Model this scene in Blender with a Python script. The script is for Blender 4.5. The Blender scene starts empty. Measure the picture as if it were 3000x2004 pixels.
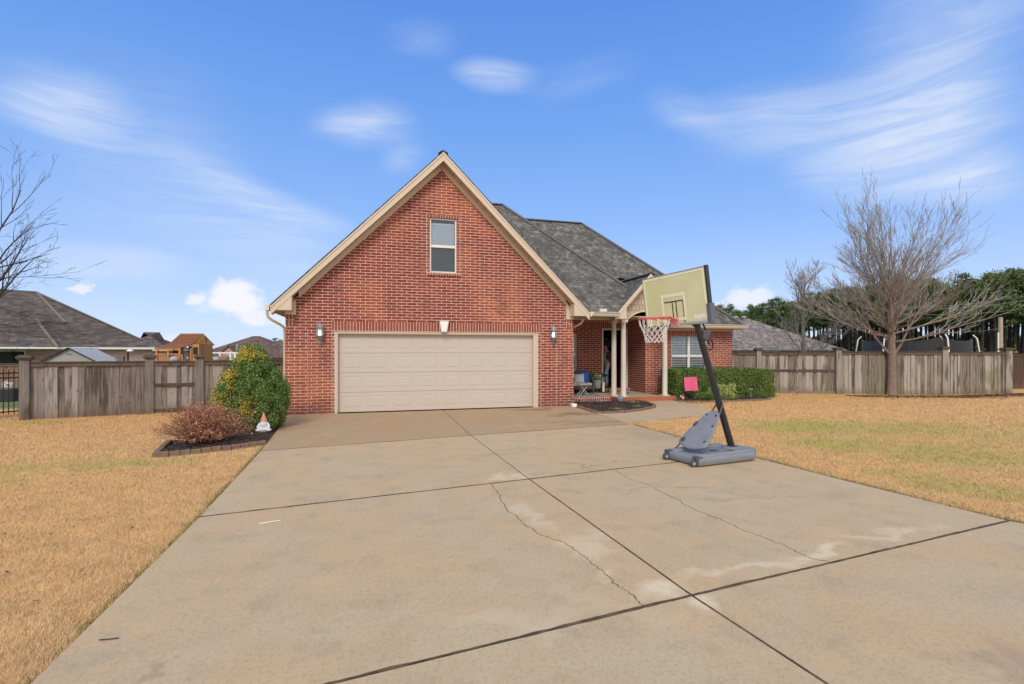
import bpy, math, random
import numpy as np
from mathutils import Vector, Matrix
rnd = random.Random(7)
R_ = math.radians
S = bpy.context.scene
COL = S.collection
# ------------------------------------------------------------------ camera
CAMH = 1.68; YAW = R_(15.9); FPX = 1505.6
FW = Vector((math.sin(YAW), math.cos(YAW), 0)); RT = Vector((math.cos(YAW), -math.sin(YAW), 0))
CP = Vector((0, 0, CAMH))
def ray(x, y): return FW + RT*((x-1500)/FPX) + Vector((0, 0, (1026.3-y)/FPX))
def G(x, y, z=0.0):
    d = ray(x, y); return CP + d*((z-CAMH)/d.z)
def AT(x, y, D): return CP + ray(x, y)*D
cam = bpy.data.cameras.new('camera'); co = bpy.data.objects.new('camera', cam); COL.objects.link(co)
co.location = CP; co.rotation_euler = (R_(90), 0, -YAW)
cam.sensor_width = 36; cam.lens = FPX*36/3000; cam.shift_y = 24.3/3000; cam.clip_end = 3000; cam.clip_start = .05
S.camera = co
S.view_settings.view_transform = 'Standard'; S.view_settings.look = 'None'
S.view_settings.exposure = 0.42; S.view_settings.gamma = 1
S.cycles.max_bounces = 6; S.cycles.transparent_max_bounces = 12

# ------------------------------------------------------------------ mesh builder
def wloc(o):
    v = Vector((0, 0, 0))
    while o is not None: v += Vector(o.location); o = o.parent
    return v
class MB:
    def __init__(s): s.v = []; s.f = []; s.m = []; s.mi = 0
    def add(s, vs, fs):
        o = len(s.v); s.v += [tuple(p) for p in vs]
        s.f += [tuple(i+o for i in f) for f in fs]; s.m += [s.mi]*len(fs); return s
    def box(s, x0, x1, y0, y1, z0, z1):
        return s.add([(x0,y0,z0),(x1,y0,z0),(x1,y1,z0),(x0,y1,z0),(x0,y0,z1),(x1,y0,z1),(x1,y1,z1),(x0,y1,z1)],
                     [(0,3,2,1),(4,5,6,7),(0,1,5,4),(1,2,6,5),(2,3,7,6),(3,0,4,7)])
    def obox(s, c, ax, ay, az, hx, hy, hz):
        c = Vector(c); ax = Vector(ax); ay = Vector(ay); az = Vector(az); vs = []
        for k in (-1, 1):
            for a, b in ((-1,-1),(1,-1),(1,1),(-1,1)): vs.append(c+ax*a*hx+ay*b*hy+az*k*hz)
        return s.add(vs, [(0,3,2,1),(4,5,6,7),(0,1,5,4),(1,2,6,5),(2,3,7,6),(3,0,4,7)])
    def bar(s, p0, p1, w, h, up=(0,0,1)):
        p0 = Vector(p0); p1 = Vector(p1); d = p1-p0; L = d.length; d.normalize()
        up = Vector(up)
        if abs(d.dot(up)) > .98: up = Vector((1,0,0))
        sd = d.cross(up).normalized(); u = sd.cross(d).normalized()
        return s.obox((p0+p1)/2, d, sd, u, L/2, w/2, h/2)
    def prism(s, pts, ext):
        n = len(pts); e = Vector(ext); a = [Vector(p) for p in pts]
        return s.add(a+[p+e for p in a], [tuple(range(n-1,-1,-1)), tuple(range(n,2*n))]+[(i,(i+1)%n,n+(i+1)%n,n+i) for i in range(n)])
    def tube(s, pts, rad, n=8, caps=True):
        pts = [Vector(p) for p in pts]
        if not hasattr(rad, '__len__'): rad = [rad]*len(pts)
        vs = []; ref = None
        for i, p in enumerate(pts):
            d = (pts[min(i+1,len(pts)-1)]-pts[max(i-1,0)]).normalized()
            if ref is None: ref = Vector((0,0,1)) if abs(d.z) < .9 else Vector((1,0,0))
            a = d.cross(ref)
            if a.length < 1e-4: a = d.cross(Vector((.3,.8,.1)))
            a.normalize(); b = a.cross(d).normalized(); ref = b
            for k in range(n):
                t = 2*math.pi*k/n; vs.append(p+(a*math.cos(t)+b*math.sin(t))*rad[i])
        fs = []
        for i in range(len(pts)-1):
            for k in range(n):
                fs.append((i*n+k, i*n+(k+1)%n, (i+1)*n+(k+1)%n, (i+1)*n+k))
        if caps: fs += [tuple(range(n-1,-1,-1)), tuple((len(pts)-1)*n+k for k in range(n))]
        return s.add(vs, fs)
    def lathe(s, prof, c=(0,0,0), n=16, sx=1, sy=1):
        c = Vector(c); vs = []; fs = []
        for r, z in prof:
            for k in range(n):
                t = 2*math.pi*k/n; vs.append(c+Vector((r*math.cos(t)*sx, r*math.sin(t)*sy, z)))
        for i in range(len(prof)-1):
            for k in range(n): fs.append((i*n+k, i*n+(k+1)%n, (i+1)*n+(k+1)%n, (i+1)*n+k))
        fs += [tuple(range(n-1,-1,-1)), tuple((len(prof)-1)*n+k for k in range(n))]
        return s.add(vs, fs)
    def ball(s, c, r, nu=12, nv=8, jit=0):
        if not hasattr(r, '__len__'): r = (r, r, r)
        c = Vector(c); vs = [c-Vector((0,0,r[2]))]
        for j in range(1, nv):
            p = -math.pi/2+math.pi*j/nv
            for i in range(nu):
                t = 2*math.pi*i/nu; q = 1+rnd.uniform(-jit, jit)
                vs.append(c+Vector((r[0]*math.cos(p)*math.cos(t)*q, r[1]*math.cos(p)*math.sin(t)*q, r[2]*math.sin(p)*q)))
        vs.append(c+Vector((0,0,r[2]))); fs = []
        for i in range(nu): fs.append((0, 1+(i+1)%nu, 1+i))
        for j in range(nv-2):
            for i in range(nu):
                a = 1+j*nu; fs.append((a+i, a+(i+1)%nu, a+nu+(i+1)%nu, a+nu+i))
        a = 1+(nv-2)*nu; t = len(vs)-1
        for i in range(nu): fs.append((a+i, a+(i+1)%nu, t))
        return s.add(vs, fs)
    def quad(s, c, u, v): c = Vector(c); u = Vector(u); v = Vector(v); return s.add([c-u-v, c+u-v, c+u+v, c-u+v], [(0,1,2,3)])
    def build(s, name, mats, parent=None, smooth=False, bevel=0, local=False, sharp=35):
        off = Vector((0,0,0)) if (local or parent is None) else wloc(parent)
        me = bpy.data.meshes.new(name)
        me.from_pydata([(a-off.x, b-off.y, c-off.z) for a, b, c in s.v], [], s.f)
        if not isinstance(mats, (list, tuple)): mats = [mats]
        for m in mats: me.materials.append(m)
        if len(mats) > 1: me.polygons.foreach_set('material_index', s.m)
        if smooth:
            me.shade_smooth(); me.set_sharp_from_angle(angle=R_(sharp))
        me.update()
        o = bpy.data.objects.new(name, me); COL.objects.link(o)
        if parent is not None: o.parent = parent
        if bevel:
            b = o.modifiers.new('bevel', 'BEVEL'); b.width = bevel; b.segments = 2; b.limit_method = 'ANGLE'; b.angle_limit = R_(40)
        return o
def tag(o, label=None, cat=None, group=None, kind=None):
    if label: o['label'] = label
    if cat: o['category'] = cat
    if group: o['group'] = group
    if kind: o['kind'] = kind
    return o
def thing(name, label, cat, loc=(0,0,0), rz=0, group=None):
    o = bpy.data.objects.new(name, None); COL.objects.link(o); o.location = loc; o.rotation_euler = (0,0,rz)
    o.empty_display_size = .1
    return tag(o, label, cat, group)
def copy_tree(o, parent=None):
    c = o.copy(); COL.objects.link(c); c.parent = parent
    for ch in [x for x in COL.objects if x.parent is o and x is not c]: copy_tree(ch, c)
    return c

# ------------------------------------------------------------------ materials
class NT:
    def __init__(s, name):
        s.mat = bpy.data.materials.new(name); s.mat.use_nodes = True; s.t = s.mat.node_tree; s.t.nodes.clear()
        s.out = s.n('ShaderNodeOutputMaterial'); s.b = s.n('ShaderNodeBsdfPrincipled'); s.l(s.b.outputs[0], s.out.inputs['Surface'])
    def n(s, t, **k):
        x = s.t.nodes.new(t)
        for a, v in k.items(): setattr(x, a, v)
        return x
    def l(s, a, b): s.t.links.new(a, b)
    def put(s, x, sock):
        if x is None: return
        if isinstance(x, bpy.types.NodeSocket): s.l(x, sock)
        else:
            if sock.type == 'RGBA' and hasattr(x, '__len__') and len(x) == 3: x = (*x, 1)
            sock.default_value = x
    def math(s, op, a, b=None, c=None, clamp=False):
        x = s.n('ShaderNodeMath', operation=op, use_clamp=clamp)
        s.put(a, x.inputs[0]); s.put(b, x.inputs[1]); s.put(c, x.inputs[2]); return x.outputs[0]
    def vec(s, op, a, b=None):
        x = s.n('ShaderNodeVectorMath', operation=op); s.put(a, x.inputs[0]); s.put(b, x.inputs[1])
        return x.outputs['Value'] if op in ('LENGTH','DISTANCE','DOT_PRODUCT') else x.outputs[0]
    def mix(s, f, a, b, bt='MIX'):
        x = s.n('ShaderNodeMix', data_type='RGBA', blend_type=bt); x.clamp_factor = True; x.clamp_result = False
        s.put(f, x.inputs[0]); s.put(a, x.inputs[6]); s.put(b, x.inputs[7]); return x.outputs[2]
    def noise(s, v=None, scale=5, detail=3, rough=.55, dist=0, out=0):
        x = s.n('ShaderNodeTexNoise'); s.put(v, x.inputs['Vector']); x.inputs['Scale'].default_value = scale
        x.inputs['Detail'].default_value = detail; x.inputs['Roughness'].default_value = rough; x.inputs['Distortion'].default_value = dist
        return x.outputs[out]
    def ramp(s, f, a, b, lo=0.0, hi=1.0):
        x = s.n('ShaderNodeMapRange'); x.interpolation_type = 'SMOOTHSTEP'
        s.put(f, x.inputs[0]); x.inputs[1].default_value = a; x.inputs[2].default_value = b
        x.inputs[3].default_value = lo; x.inputs[4].default_value = hi; return x.outputs[0]
    def pos(s): return s.n('ShaderNodeNewGeometry').outputs['Position']
    def obj(s): return s.n('ShaderNodeTexCoord').outputs['Object']
    def scalev(s, v, sc):
        x = s.n('ShaderNodeMapping'); s.put(v, x.inputs[0]); x.inputs['Scale'].default_value = sc; return x.outputs[0]
    def bump(s, h, strength=.3, dist=.01):
        x = s.n('ShaderNodeBump'); x.inputs['Strength'].default_value = strength; x.inputs['Distance'].default_value = dist
        s.put(h, x.inputs['Height']); s.l(x.outputs[0], s.b.inputs['Normal'])
    def col(s, c): s.put(c, s.b.inputs['Base Color'])
    def rough(s, r): s.put(r, s.b.inputs['Roughness'])
    def planar(s, zs=1.0, use_obj=False):
        g = s.n('ShaderNodeNewGeometry'); p = s.obj() if use_obj else g.outputs['Position']
        a = s.n('ShaderNodeSeparateXYZ'); s.l(p, a.inputs[0])
        b = s.n('ShaderNodeSeparateXYZ'); s.l(g.outputs['True Normal'], b.inputs[0])
        fx = s.math('GREATER_THAN', s.math('ABSOLUTE', b.outputs[0]), s.math('ABSOLUTE', b.outputs[1]))
        u = s.math('ADD', s.math('MULTIPLY', a.outputs[1], fx), s.math('MULTIPLY', a.outputs[0], s.math('SUBTRACT', 1.0, fx)))
        w = s.math('MULTIPLY', a.outputs[2], zs)
        c = s.n('ShaderNodeCombineXYZ'); s.l(u, c.inputs[0]); s.l(w, c.inputs[1]); return c.outputs[0], u, w
def simple(name, c, rough=.6, var=.12, scale=6, bump=0, metal=0, bscale=60):
    m = NT(name); p = m.obj(); f = m.noise(p, scale, 4)
    c = np.array(c); m.col(m.mix(f, tuple(c*(1-var)), tuple(np.minimum(c*(1+var), 1)))); m.rough(rough)
    m.b.inputs['Metallic'].default_value = metal
    if bump: m.bump(m.noise(p, bscale, 3), bump, .004)
    return m.mat
def brick_mat(name, c1, c2, mort, bw=.275, rh=.079, ms=.0068, off=.5, warm=None, zs=1, flip=False, var=True):
    m = NT(name); v, u, w = m.planar(zs)
    b = m.n('ShaderNodeTexBrick', offset=off, squash=1.0)
    m.l(v, b.inputs['Vector']); b.inputs['Scale'].default_value = 1
    b.inputs['Brick Width'].default_value = bw; b.inputs['Row Height'].default_value = rh
    b.inputs['Mortar Size'].default_value = ms; b.inputs['Mortar Smooth'].default_value = .15; b.inputs['Bias'].default_value = 0
    p = m.pos()
    tone = m.noise(m.scalev(v, (1, 1, 1)), .55, 3)
    ca = c1; cb = c2
    if warm is not None:
        f = m.ramp(tone, .45, .62); ca = m.mix(f, c1, warm[0]); cb = m.mix(f, c2, warm[1])
    m.put(ca, b.inputs['Color1']); m.put(cb, b.inputs['Color2']); m.put(mort, b.inputs['Mortar'])
    c = b.outputs['Color']
    f2 = m.noise(m.scalev(v, (9, 25, 1)), 1, 3); c = m.mix(m.ramp(f2, .3, .75, 0, .35), c, (.12,.03,.02), 'MIX')
    if var:
        eff = m.noise(v, 3.2, 6, .65, .6); c = m.mix(m.ramp(eff, .70, .76, 0, .75), c, (.62,.5,.46))
    if var:
        sp_ = m.n('ShaderNodeSeparateXYZ'); m.l(p, sp_.inputs[0]); ns_ = m.noise(m.scalev(v, (1,.5,1)), 2.2, 5, .65)
        c = m.mix(m.ramp(ns_, .48, .70, 0, .40), c, (.13,.045,.035)); c = m.mix(m.math('MULTIPLY', m.ramp(m.math('ADD', sp_.outputs[2], m.math('MULTIPLY', ns_, .5)), .25, .75, 1, 0), .45), c, (.15,.07,.05))
    m.col(c); m.rough(.9)
    h = m.math('MULTIPLY', m.math('SUBTRACT', 1.0, b.outputs['Fac']), 1.0)
    h = m.math('ADD', h, m.math('MULTIPLY', m.noise(p, 70, 3), .25)); m.bump(h, .55, .008)
    return m.mat
M = {}
BR1=(.19,.030,.017); BR2=(.30,.058,.029); MO=(.78,.60,.52)
M['brick'] = brick_mat('red_brick', BR1, BR2, MO, warm=((.31,.062,.024),(.43,.112,.040)))
M['soldier'] = brick_mat('soldier_brick', (.235,.052,.032), (.32,.09,.052), MO, bw=.080, rh=.275, ms=.0065, off=0, var=False)
M['rowlock'] = brick_mat('rowlock_brick', (.235,.055,.035), (.32,.09,.055), MO, bw=.075, rh=.11, ms=.007, off=0, var=False)
M['farbrick'] = brick_mat('neighbour_brick', (.36,.16,.12), (.50,.27,.22), (.55,.47,.42), bw=.3, rh=.1, ms=.015, var=False)
def shingle_mat(name, cs, zs=1.414, bw=.32, rh=.14, stain=(.03,.032,.034), sm=.4, gap=.007):
    m = NT(name); v, u, w = m.planar(zs)
    b = m.n('ShaderNodeTexBrick', offset=.37, offset_frequency=2, squash=.8, squash_frequency=3)
    wob = m.noise(v, 6, 2); wv = m.vec('ADD', v, m.scalev(m.noise(v, 5, 2, out=1), (.015,.015,0)))
    m.l(wv, b.inputs['Vector']); b.inputs['Scale'].default_value = 1
    b.inputs['Brick Width'].default_value = bw; b.inputs['Row Height'].default_value = rh
    b.inputs['Mortar Size'].default_value = gap; b.inputs['Mortar Smooth'].default_value = .3; b.inputs['Bias'].default_value = -.1
    m.put(cs[0], b.inputs['Color1']); m.put(cs[1], b.inputs['Color2']); m.put(tuple(np.array(cs[0])*.25), b.inputs['Mortar'])
    b2 = m.n('ShaderNodeTexBrick', offset=.21); m.l(wv, b2.inputs['Vector']); b2.inputs['Scale'].default_value = 1
    b2.inputs['Brick Width'].default_value = bw*.53; b2.inputs['Row Height'].default_value = rh; b2.inputs['Mortar Size'].default_value = 0
    b2.inputs['Color1'].default_value = (.5,.5,.5,1); b2.inputs['Color2'].default_value = (1.35,1.35,1.35,1); b2.inputs['Bias'].default_value = -.2
    c = m.mix(.75, b.outputs['Color'], b2.outputs['Color'], 'MULTIPLY')
    c = m.mix(m.ramp(m.noise(v, .9, 4), .45, .65, 0, sm), c, stain)
    c = m.mix(m.ramp(m.noise(v, 2.1, 4), .55, .75, 0, .35), c, cs[2])
    m.col(c); m.rough(.95)
    fr = m.math('FRACT', m.math('DIVIDE', w, rh)); h = m.math('SUBTRACT', 1.0, fr)
    m.bump(m.math('ADD', h, m.math('MULTIPLY', m.noise(v, 90, 2), .3)), .5, .02)
    return m.mat
M['shingle'] = shingle_mat('grey_shingles', ((.115,.110,.098),(.215,.207,.182),(.27,.265,.225)), bw=.24, sm=.6, stain=(.055,.055,.053))
M['shingle_brown'] = shingle_mat('brown_shingles', ((.10,.080,.070),(.165,.135,.115),(.20,.165,.14)), rh=.22, bw=.6, sm=.25, stain=(.085,.07,.065))
M['shingle_tan'] = shingle_mat('tan_shingles', ((.20,.17,.14),(.34,.29,.24),(.36,.32,.28)), rh=.17, bw=.4, sm=.1, stain=(.15,.12,.1))
M['shingle_red'] = shingle_mat('redbrown_shingles', ((.13,.082,.065),(.18,.12,.095),(.19,.13,.10)), rh=.2, bw=.45, sm=.12, stain=(.10,.065,.055))
M['shingle_grey2'] = shingle_mat('mottled_grey_shingles', ((.17,.155,.15),(.33,.28,.25),(.26,.30,.32)), rh=.15, bw=.32, sm=.12, stain=(.28,.17,.12))
M['cap'] = simple('ridge_cap', (.11,.115,.115), .9, .3, 20, .3)
M['trim'] = simple('beige_trim', (.58,.48,.36), .5, .05, 2, .04)
M['trim_lt'] = simple('light_trim', (.66,.58,.48), .5, .05, 3)
M['soffit'] = (lambda m: (m.col(m.mix(m.ramp(m.math('PINGPONG', m.math('MULTIPLY', m.planar()[2], 1.0), .11), .0, .008, 1, 0), (.50,.36,.25), (.10,.06,.04))), m.rough(.6), m.mat)[2])(NT('vented_soffit'))
M['column'] = simple('column_paint', (.60,.54,.46), .5, .05, 3, .03)
M['white'] = simple('white_paint', (.80,.79,.76), .5, .05)
M['black'] = simple('black_metal', (.018,.018,.02), .45, .2)
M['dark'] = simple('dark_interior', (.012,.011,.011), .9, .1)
M['door'] = simple('garage_door_paint', (.52,.455,.395), .45, .03, 1.5, .05, bscale=150)
M['vinyl'] = simple('window_vinyl', (.74,.70,.62), .4, .04)
M['blind'] = simple('blind_slats', (.88,.88,.86), .5, .03)
M['darkwood'] = simple('stained_door_wood', (.07,.03,.018), .4, .3, 8)
m = NT('shake_siding'); v, u, w = m.planar(); b = m.n('ShaderNodeTexBrick', offset=.4); m.l(v, b.inputs[0]); b.inputs['Scale'].default_value = 1
b.inputs['Brick Width'].default_value = .14; b.inputs['Row Height'].default_value = .2; b.inputs['Mortar Size'].default_value = .006
for k_, c_ in (('Color1',(.46,.35,.26,1)),('Color2',(.56,.44,.33,1)),('Mortar',(.12,.08,.05,1))): b.inputs[k_].default_value = c_
m.col(b.outputs[0]); m.rough(.7); m.bump(m.math('SUBTRACT', 1.0, b.outputs[1]), .6, .01); M['shake'] = m.mat
def glass_mat(name, tint=(.9,.95,1), refl=.12, rough=.02, dark=1.0):
    m = NT(name); tr = m.n('ShaderNodeBsdfTransparent'); tr.inputs[0].default_value = (*[c*dark for c in tint], 1)
    gl = m.n('ShaderNodeBsdfGlossy'); gl.inputs['Roughness'].default_value = rough
    fr = m.n('ShaderNodeFresnel'); fr.inputs[0].default_value = 1.5
    mx = m.n('ShaderNodeMixShader'); m.l(m.math('ADD', fr.outputs[0], refl, clamp=True), mx.inputs[0]); m.l(tr.outputs[0], mx.inputs[1]); m.l(gl.outputs[0], mx.inputs[2])
    m.l(mx.outputs[0], m.out.inputs['Surface']); return m.mat
M['glass'] = glass_mat('window_glass', refl=.03); M['screen'] = glass_mat('insect_screen', (.68,.69,.70), .0, .5)
M['lampglass'] = glass_mat('lamp_glass', (.85,.85,.85), .12, .1)
def emit_mat(name, c, s):
    m = NT(name); m.b.inputs['Emission Color'].default_value = (*c, 1); m.b.inputs['Emission Strength'].default_value = s; m.col(c); return m.mat
M['bulb'] = emit_mat('lit_bulb', (1,.95,.85), 3.0)
M['pewter'] = simple('lantern_metal', (.26,.30,.31), .45, .2, 15, 0, .3)

# ---- ground colour masks
def blobs(m, pts):
    p = m.pos(); wob = m.scalev(m.noise(p, 1.3, 4, out=1), (1.6,1.6,0)); q = m.vec('ADD', p, wob); acc = None
    for (x, y, rx, ry, s) in pts:
        d = m.vec('LENGTH', m.scalev(m.vec('SUBTRACT', q, (x+.8, y+.8, 0)), (1/rx, 1/ry, 0)))
        f = m.ramp(d, .25, 1.1, s, 0); acc = f if acc is None else m.math('MAXIMUM', acc, f)
    return acc
GREEN = [(9.5,9.3,2.2,1.3,.8),(8.3,7.5,1.4,1.1,.75),(11.2,8.5,2.8,1.3,.65),(9.3,6.2,1.9,1.5,.6),(12.5,6.9,2.8,1.8,.4),(7.0,5.0,.9,.9,.55),(-3.3,9.0,1.1,.45,.7),(-4.8,9.0,1.2,.5,.45),
         (-7.5,14.6,1.2,.5,.7),(-5,8.2,1.2,.3,.4),(7.4,4.3,.5,.4,.6),(14.1,8.0,.6,.3,.7),(-2.6,10.9,.9,.5,.4),(17,14.6,6,.7,.25)]
def lawn_colour(m):
    p = m.pos(); n1 = m.noise(p, .45, 4); n2 = m.noise(p, 3.0, 4, .6)
    c = m.mix(m.ramp(n1, .38, .62), (.72,.455,.190), (.76,.465,.175)); c = m.mix(m.ramp(n2, .35, .7, 0, .6), c, (.48,.27,.10))
    sx = m.n('ShaderNodeSeparateXYZ'); m.l(p, sx.inputs[0])
    c = m.mix(m.ramp(sx.outputs[1], 11, 14.5, 0, .6), c, (.64,.33,.115))
    cl_ = m.noise(m.scalev(p, (1,1.6,1)), 9, 5, .7, .4); c = m.mix(m.ramp(cl_, .50, .66, 0, .5), c, (.36,.215,.10)); c = m.mix(m.ramp(m.noise(p, 4.3, 5, .7), .56, .70, 0, .45), c, (.60,.50,.30)); c = m.mix(m.ramp(m.noise(p, 14, 4, .7), .62, .72, 0, .6), c, (.20,.13,.07))
    g = m.math('MULTIPLY', blobs(m, GREEN), m.ramp(m.noise(p, 4.5, 6, .70), .36, .54, .30, 1)); return c, g, p
m = NT('lawn'); c, g, p = lawn_colour(m)
c = m.mix(g, c, (.27,.34,.07)); f = m.noise(m.scalev(p, (1,1,1)), 28, 5, .7); c = m.mix(m.ramp(f, .42, .68, 0, .5), c, (.34,.19,.08))
sx = m.n('ShaderNodeSeparateXYZ'); m.l(p, sx.inputs[0]); c = m.mix(m.ramp(sx.outputs[1], 17.5, 19.5), c, (.12,.16,.045))
m.col(c); m.rough(1); m.bump(f, .8, .03); M['lawn'] = m.mat
m = NT('grass_blades'); c, g, p = lawn_colour(m); rn = m.n('ShaderNodeNewGeometry').outputs['Random Per Island']
c = m.mix(m.ramp(rn, .0, 1.0, .0, .75), c, (.88,.64,.35)); c = m.mix(m.ramp(m.math('FRACT', m.math('MULTIPLY', rn, 7.3)), .75, 1, 0, .6), c, (.48,.28,.12)); c = m.mix(m.math('MULTIPLY', g, m.ramp(rn, .15, .6, .35, .85)), c, (.33,.45,.07))
m.col(c); m.rough(.9); M['blade'] = m.mat
m = NT('green_blades'); rn = m.n('ShaderNodeNewGeometry').outputs['Random Per Island']; m.col(m.mix(rn, (.07,.12,.02), (.28,.24,.07))); m.rough(.9); M['blade_green'] = m.mat
# concrete
def concrete(name, base, dirty):
    m = NT(name); p = m.pos(); n1 = m.noise(p, .7, 5, .6, .4); n2 = m.noise(p, 2.6, 6, .65); n3 = m.noise(p, 160, 2, .6); n4 = m.noise(p, 35, 4, .7)
    c = m.mix(m.ramp(n1, .3, .7), base, tuple(np.array(base)*np.array([1.06,.95,.86])))
    c = m.mix(m.ramp(n2, .42, .66, 0, .35), c, (.37,.285,.19)); c = m.mix(m.ramp(m.noise(p, 1.1, 5, .6), .52, .72, 0, .4), c, (.31,.29,.25))
    c = m.mix(m.ramp(n4, .45, .75, 0, .5), c, (.22,.18,.13)); c = m.mix(m.ramp(n3, .5, .75, 0, .6), c, (.15,.12,.095)); c = m.mix(m.ramp(n3, .28, .16, 0, .5), c, (.60,.54,.45))
    if dirty:
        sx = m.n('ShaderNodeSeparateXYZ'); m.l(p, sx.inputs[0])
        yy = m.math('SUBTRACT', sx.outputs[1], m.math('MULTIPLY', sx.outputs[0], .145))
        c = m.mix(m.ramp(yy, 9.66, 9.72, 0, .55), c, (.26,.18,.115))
        d = blobs(m, [(5.3,12.5,1.1,.5,.8),(4.5,11.3,.9,.12,.7),(4.6,13.9,1.0,.25,.7),(5.2,10.9,1.2,.2,.5)])
        c = m.mix(m.math('MULTIPLY', d, m.ramp(n2, .35, .55, .4, 1)), c, (.13,.095,.07))
        e = blobs(m, [(1.95,3.35,.35,.25,.9),(1.9,4.2,.2,.5,.5),(3.6,3.45,.5,.15,.8),(1.65,5.0,.18,.5,.5),(1.0,3.15,.8,.22,.30),(1.8,6.6,.25,.15,.6),(2.9,3.35,.7,.1,.6),(4.7,3.6,.8,.1,.5)])
        c = m.mix(m.math('MULTIPLY', e, m.ramp(n4, .3, .65, .35, .9)), c, (.60,.555,.46))
        k = blobs(m, [(-1.1,3.2,.12,.06,.35),(3.6,5.4,.9,.06,.35),(4.2,4.9,.8,.05,.35),(3.2,6.9,.5,.06,.4),(.6,2.2,.3,.15,.4),(3.3,2.0,.5,.2,.35),(2.0,8.0,.8,.08,.3)])
        c = m.mix(k, c, (.16,.13,.12))
    c = m.mix(m.ramp(m.noise(p, 1.7, 6, .7), .56, .68, 0, .45), c, (.50,.33,.21)); c = m.mix(m.ramp(m.noise(p, 2.2, 7, .72), .50, .72, 0, .4), c, (.25,.215,.17)); c = m.mix(1.0, c, (1.20,1.11,.945), 'MULTIPLY')
    m.col(c); m.rough(.88); m.bump(m.math('ADD', n3, m.math('MULTIPLY', n4, .6)), .35, .004); return m.mat
M['conc'] = concrete('driveway_concrete', (.42,.36,.265), True)
M['conc2'] = concrete('path_concrete', (.39,.34,.265), False)
m = NT('joint_fibre'); p = m.pos(); m.col(m.mix(m.ramp(m.noise(p, 6, 5, .7), .35, .65), (.045,.035,.025), (.17,.095,.045))); m.rough(1); m.bump(m.noise(p, 90, 4), .8, .01); M['joint'] = m.mat
M['crack'] = simple('crack_dirt', (.06,.045,.03), 1, .3, 30)
# wood
def wood(name, c1, c2, c3, moss=0, horiz=False):
    m = NT(name); p = m.pos(); rn = m.n('ShaderNodeNewGeometry').outputs['Random Per Island']
    v = m.scalev(p, (6,6,38) if horiz else (38,38,1.6)); off = m.math('MULTIPLY', rn, 37.0)
    cx = m.n('ShaderNodeCombineXYZ'); m.l(off, cx.inputs[0]); m.l(off, cx.inputs[2]); v = m.vec('ADD', v, cx.outputs[0])
    g = m.noise(v, 1, 5, .6, .6); c = m.mix(m.ramp(g, .3, .7), c1, c2); c = m.mix(m.ramp(rn, .2, 1, 0, .75), c, c3)
    sx = m.n('ShaderNodeSeparateXYZ'); m.l(p, sx.inputs[0]); n2 = m.noise(m.vec('ADD', m.scalev(p, (5,5,.9)), cx.outputs[0]), 1, 4)
    c = m.mix(m.ramp(n2, .52, .68, 0, .75), c, (.055,.038,.028))
    top = m.ramp(m.math('ADD', sx.outputs[2], m.math('MULTIPLY', n2, .5)), .2+(0), .55, .55, 0); c = m.mix(top, c, (.14,.085,.045))
    vo = m.n('ShaderNodeTexVoronoi'); m.l(m.vec('ADD', m.scalev(p, (4.6,4.6,3.0)), cx.outputs[0]), vo.inputs['Vector']); vo.inputs['Scale'].default_value = 1
    c = m.mix(m.ramp(vo.outputs['Distance'], .05, .09, .9, 0), c, (.02,.014,.01))
    if moss:
        ms = m.math('MULTIPLY', m.ramp(m.noise(m.scalev(p, (1.1,1.1,.8)), 1, 4), .5, .68), moss); c = m.mix(ms, c, (.15,.16,.05))
    m.col(c); m.rough(.9); m.bump(g, .4, .006); return m.mat
M['wood'] = wood('weathered_fence_wood', (.075,.055,.045), (.25,.20,.165), (.40,.35,.31))
M['woodR'] = wood('weathered_fence_wood_mossy', (.09,.068,.052), (.29,.24,.19), (.43,.385,.33), .5)
M['wood_dk'] = wood('dark_fence_wood', (.05,.035,.026), (.12,.085,.065), (.16,.12,.09), .25, True)
M['wood_post'] = wood('fence_post_wood', (.13,.11,.095), (.23,.20,.175), (.2,.17,.15), .15)
M['wood_postR'] = wood('fence_post_wood_pale', (.22,.19,.16), (.36,.32,.27), (.3,.27,.23), .2)
M['wood_brown'] = wood('brown_stained_fence', (.055,.03,.022), (.10,.055,.04), (.08,.045,.032))
M['wood_tanf'] = wood('tan_fence', (.16,.09,.05), (.25,.15,.09), (.28,.18,.11))
M['cedar'] = wood('cedar', (.38,.17,.055), (.55,.27,.10), (.5,.24,.09))
M['cedar_roof'] = simple('cedar_roof', (.20,.075,.035), .8, .3, 3)
M['bark'] = simple('grey_bark', (.20,.165,.14), .95, .35, 9, .5)
M['bark_red'] = simple('mottled_bark', (.22,.155,.12), .95, .45, 12, .6)
M['twig'] = simple('twig_bark', (.29,.26,.225), .9, .3, 3)
M['twig_white'] = simple('lichen_twig', (.40,.37,.33), .9, .3, 3)
M['twig_dark'] = simple('dark_twig', (.05,.045,.04), .9, .3, 3)
M['pinebark'] = simple('pine_bark', (.035,.027,.022), 1, .4, 2)
def leafmat(name, c1, c2, c3, sc=2.0, tr=.15):
    m = NT(name); p = m.pos(); rn = m.n('ShaderNodeNewGeometry').outputs['Random Per Island']
    c = m.mix(rn, c1, c2); c = m.mix(m.ramp(m.noise(p, sc, 3), .45, .65, 0, .8), c, c3); m.col(c); m.rough(.65)
    m.b.inputs['Specular IOR Level'].default_value = .3; return m.mat
M['leaf'] = leafmat('evergreen_leaf', (.06,.12,.028), (.19,.28,.06), (.10,.18,.045), 4)
M['leaf_gold'] = leafmat('golden_leaf', (.36,.33,.05), (.62,.36,.06), (.26,.33,.06), 9)
M['leaf_hedge'] = leafmat('hedge_leaf', (.045,.085,.02), (.20,.28,.06), (.10,.16,.035), 3)
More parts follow.
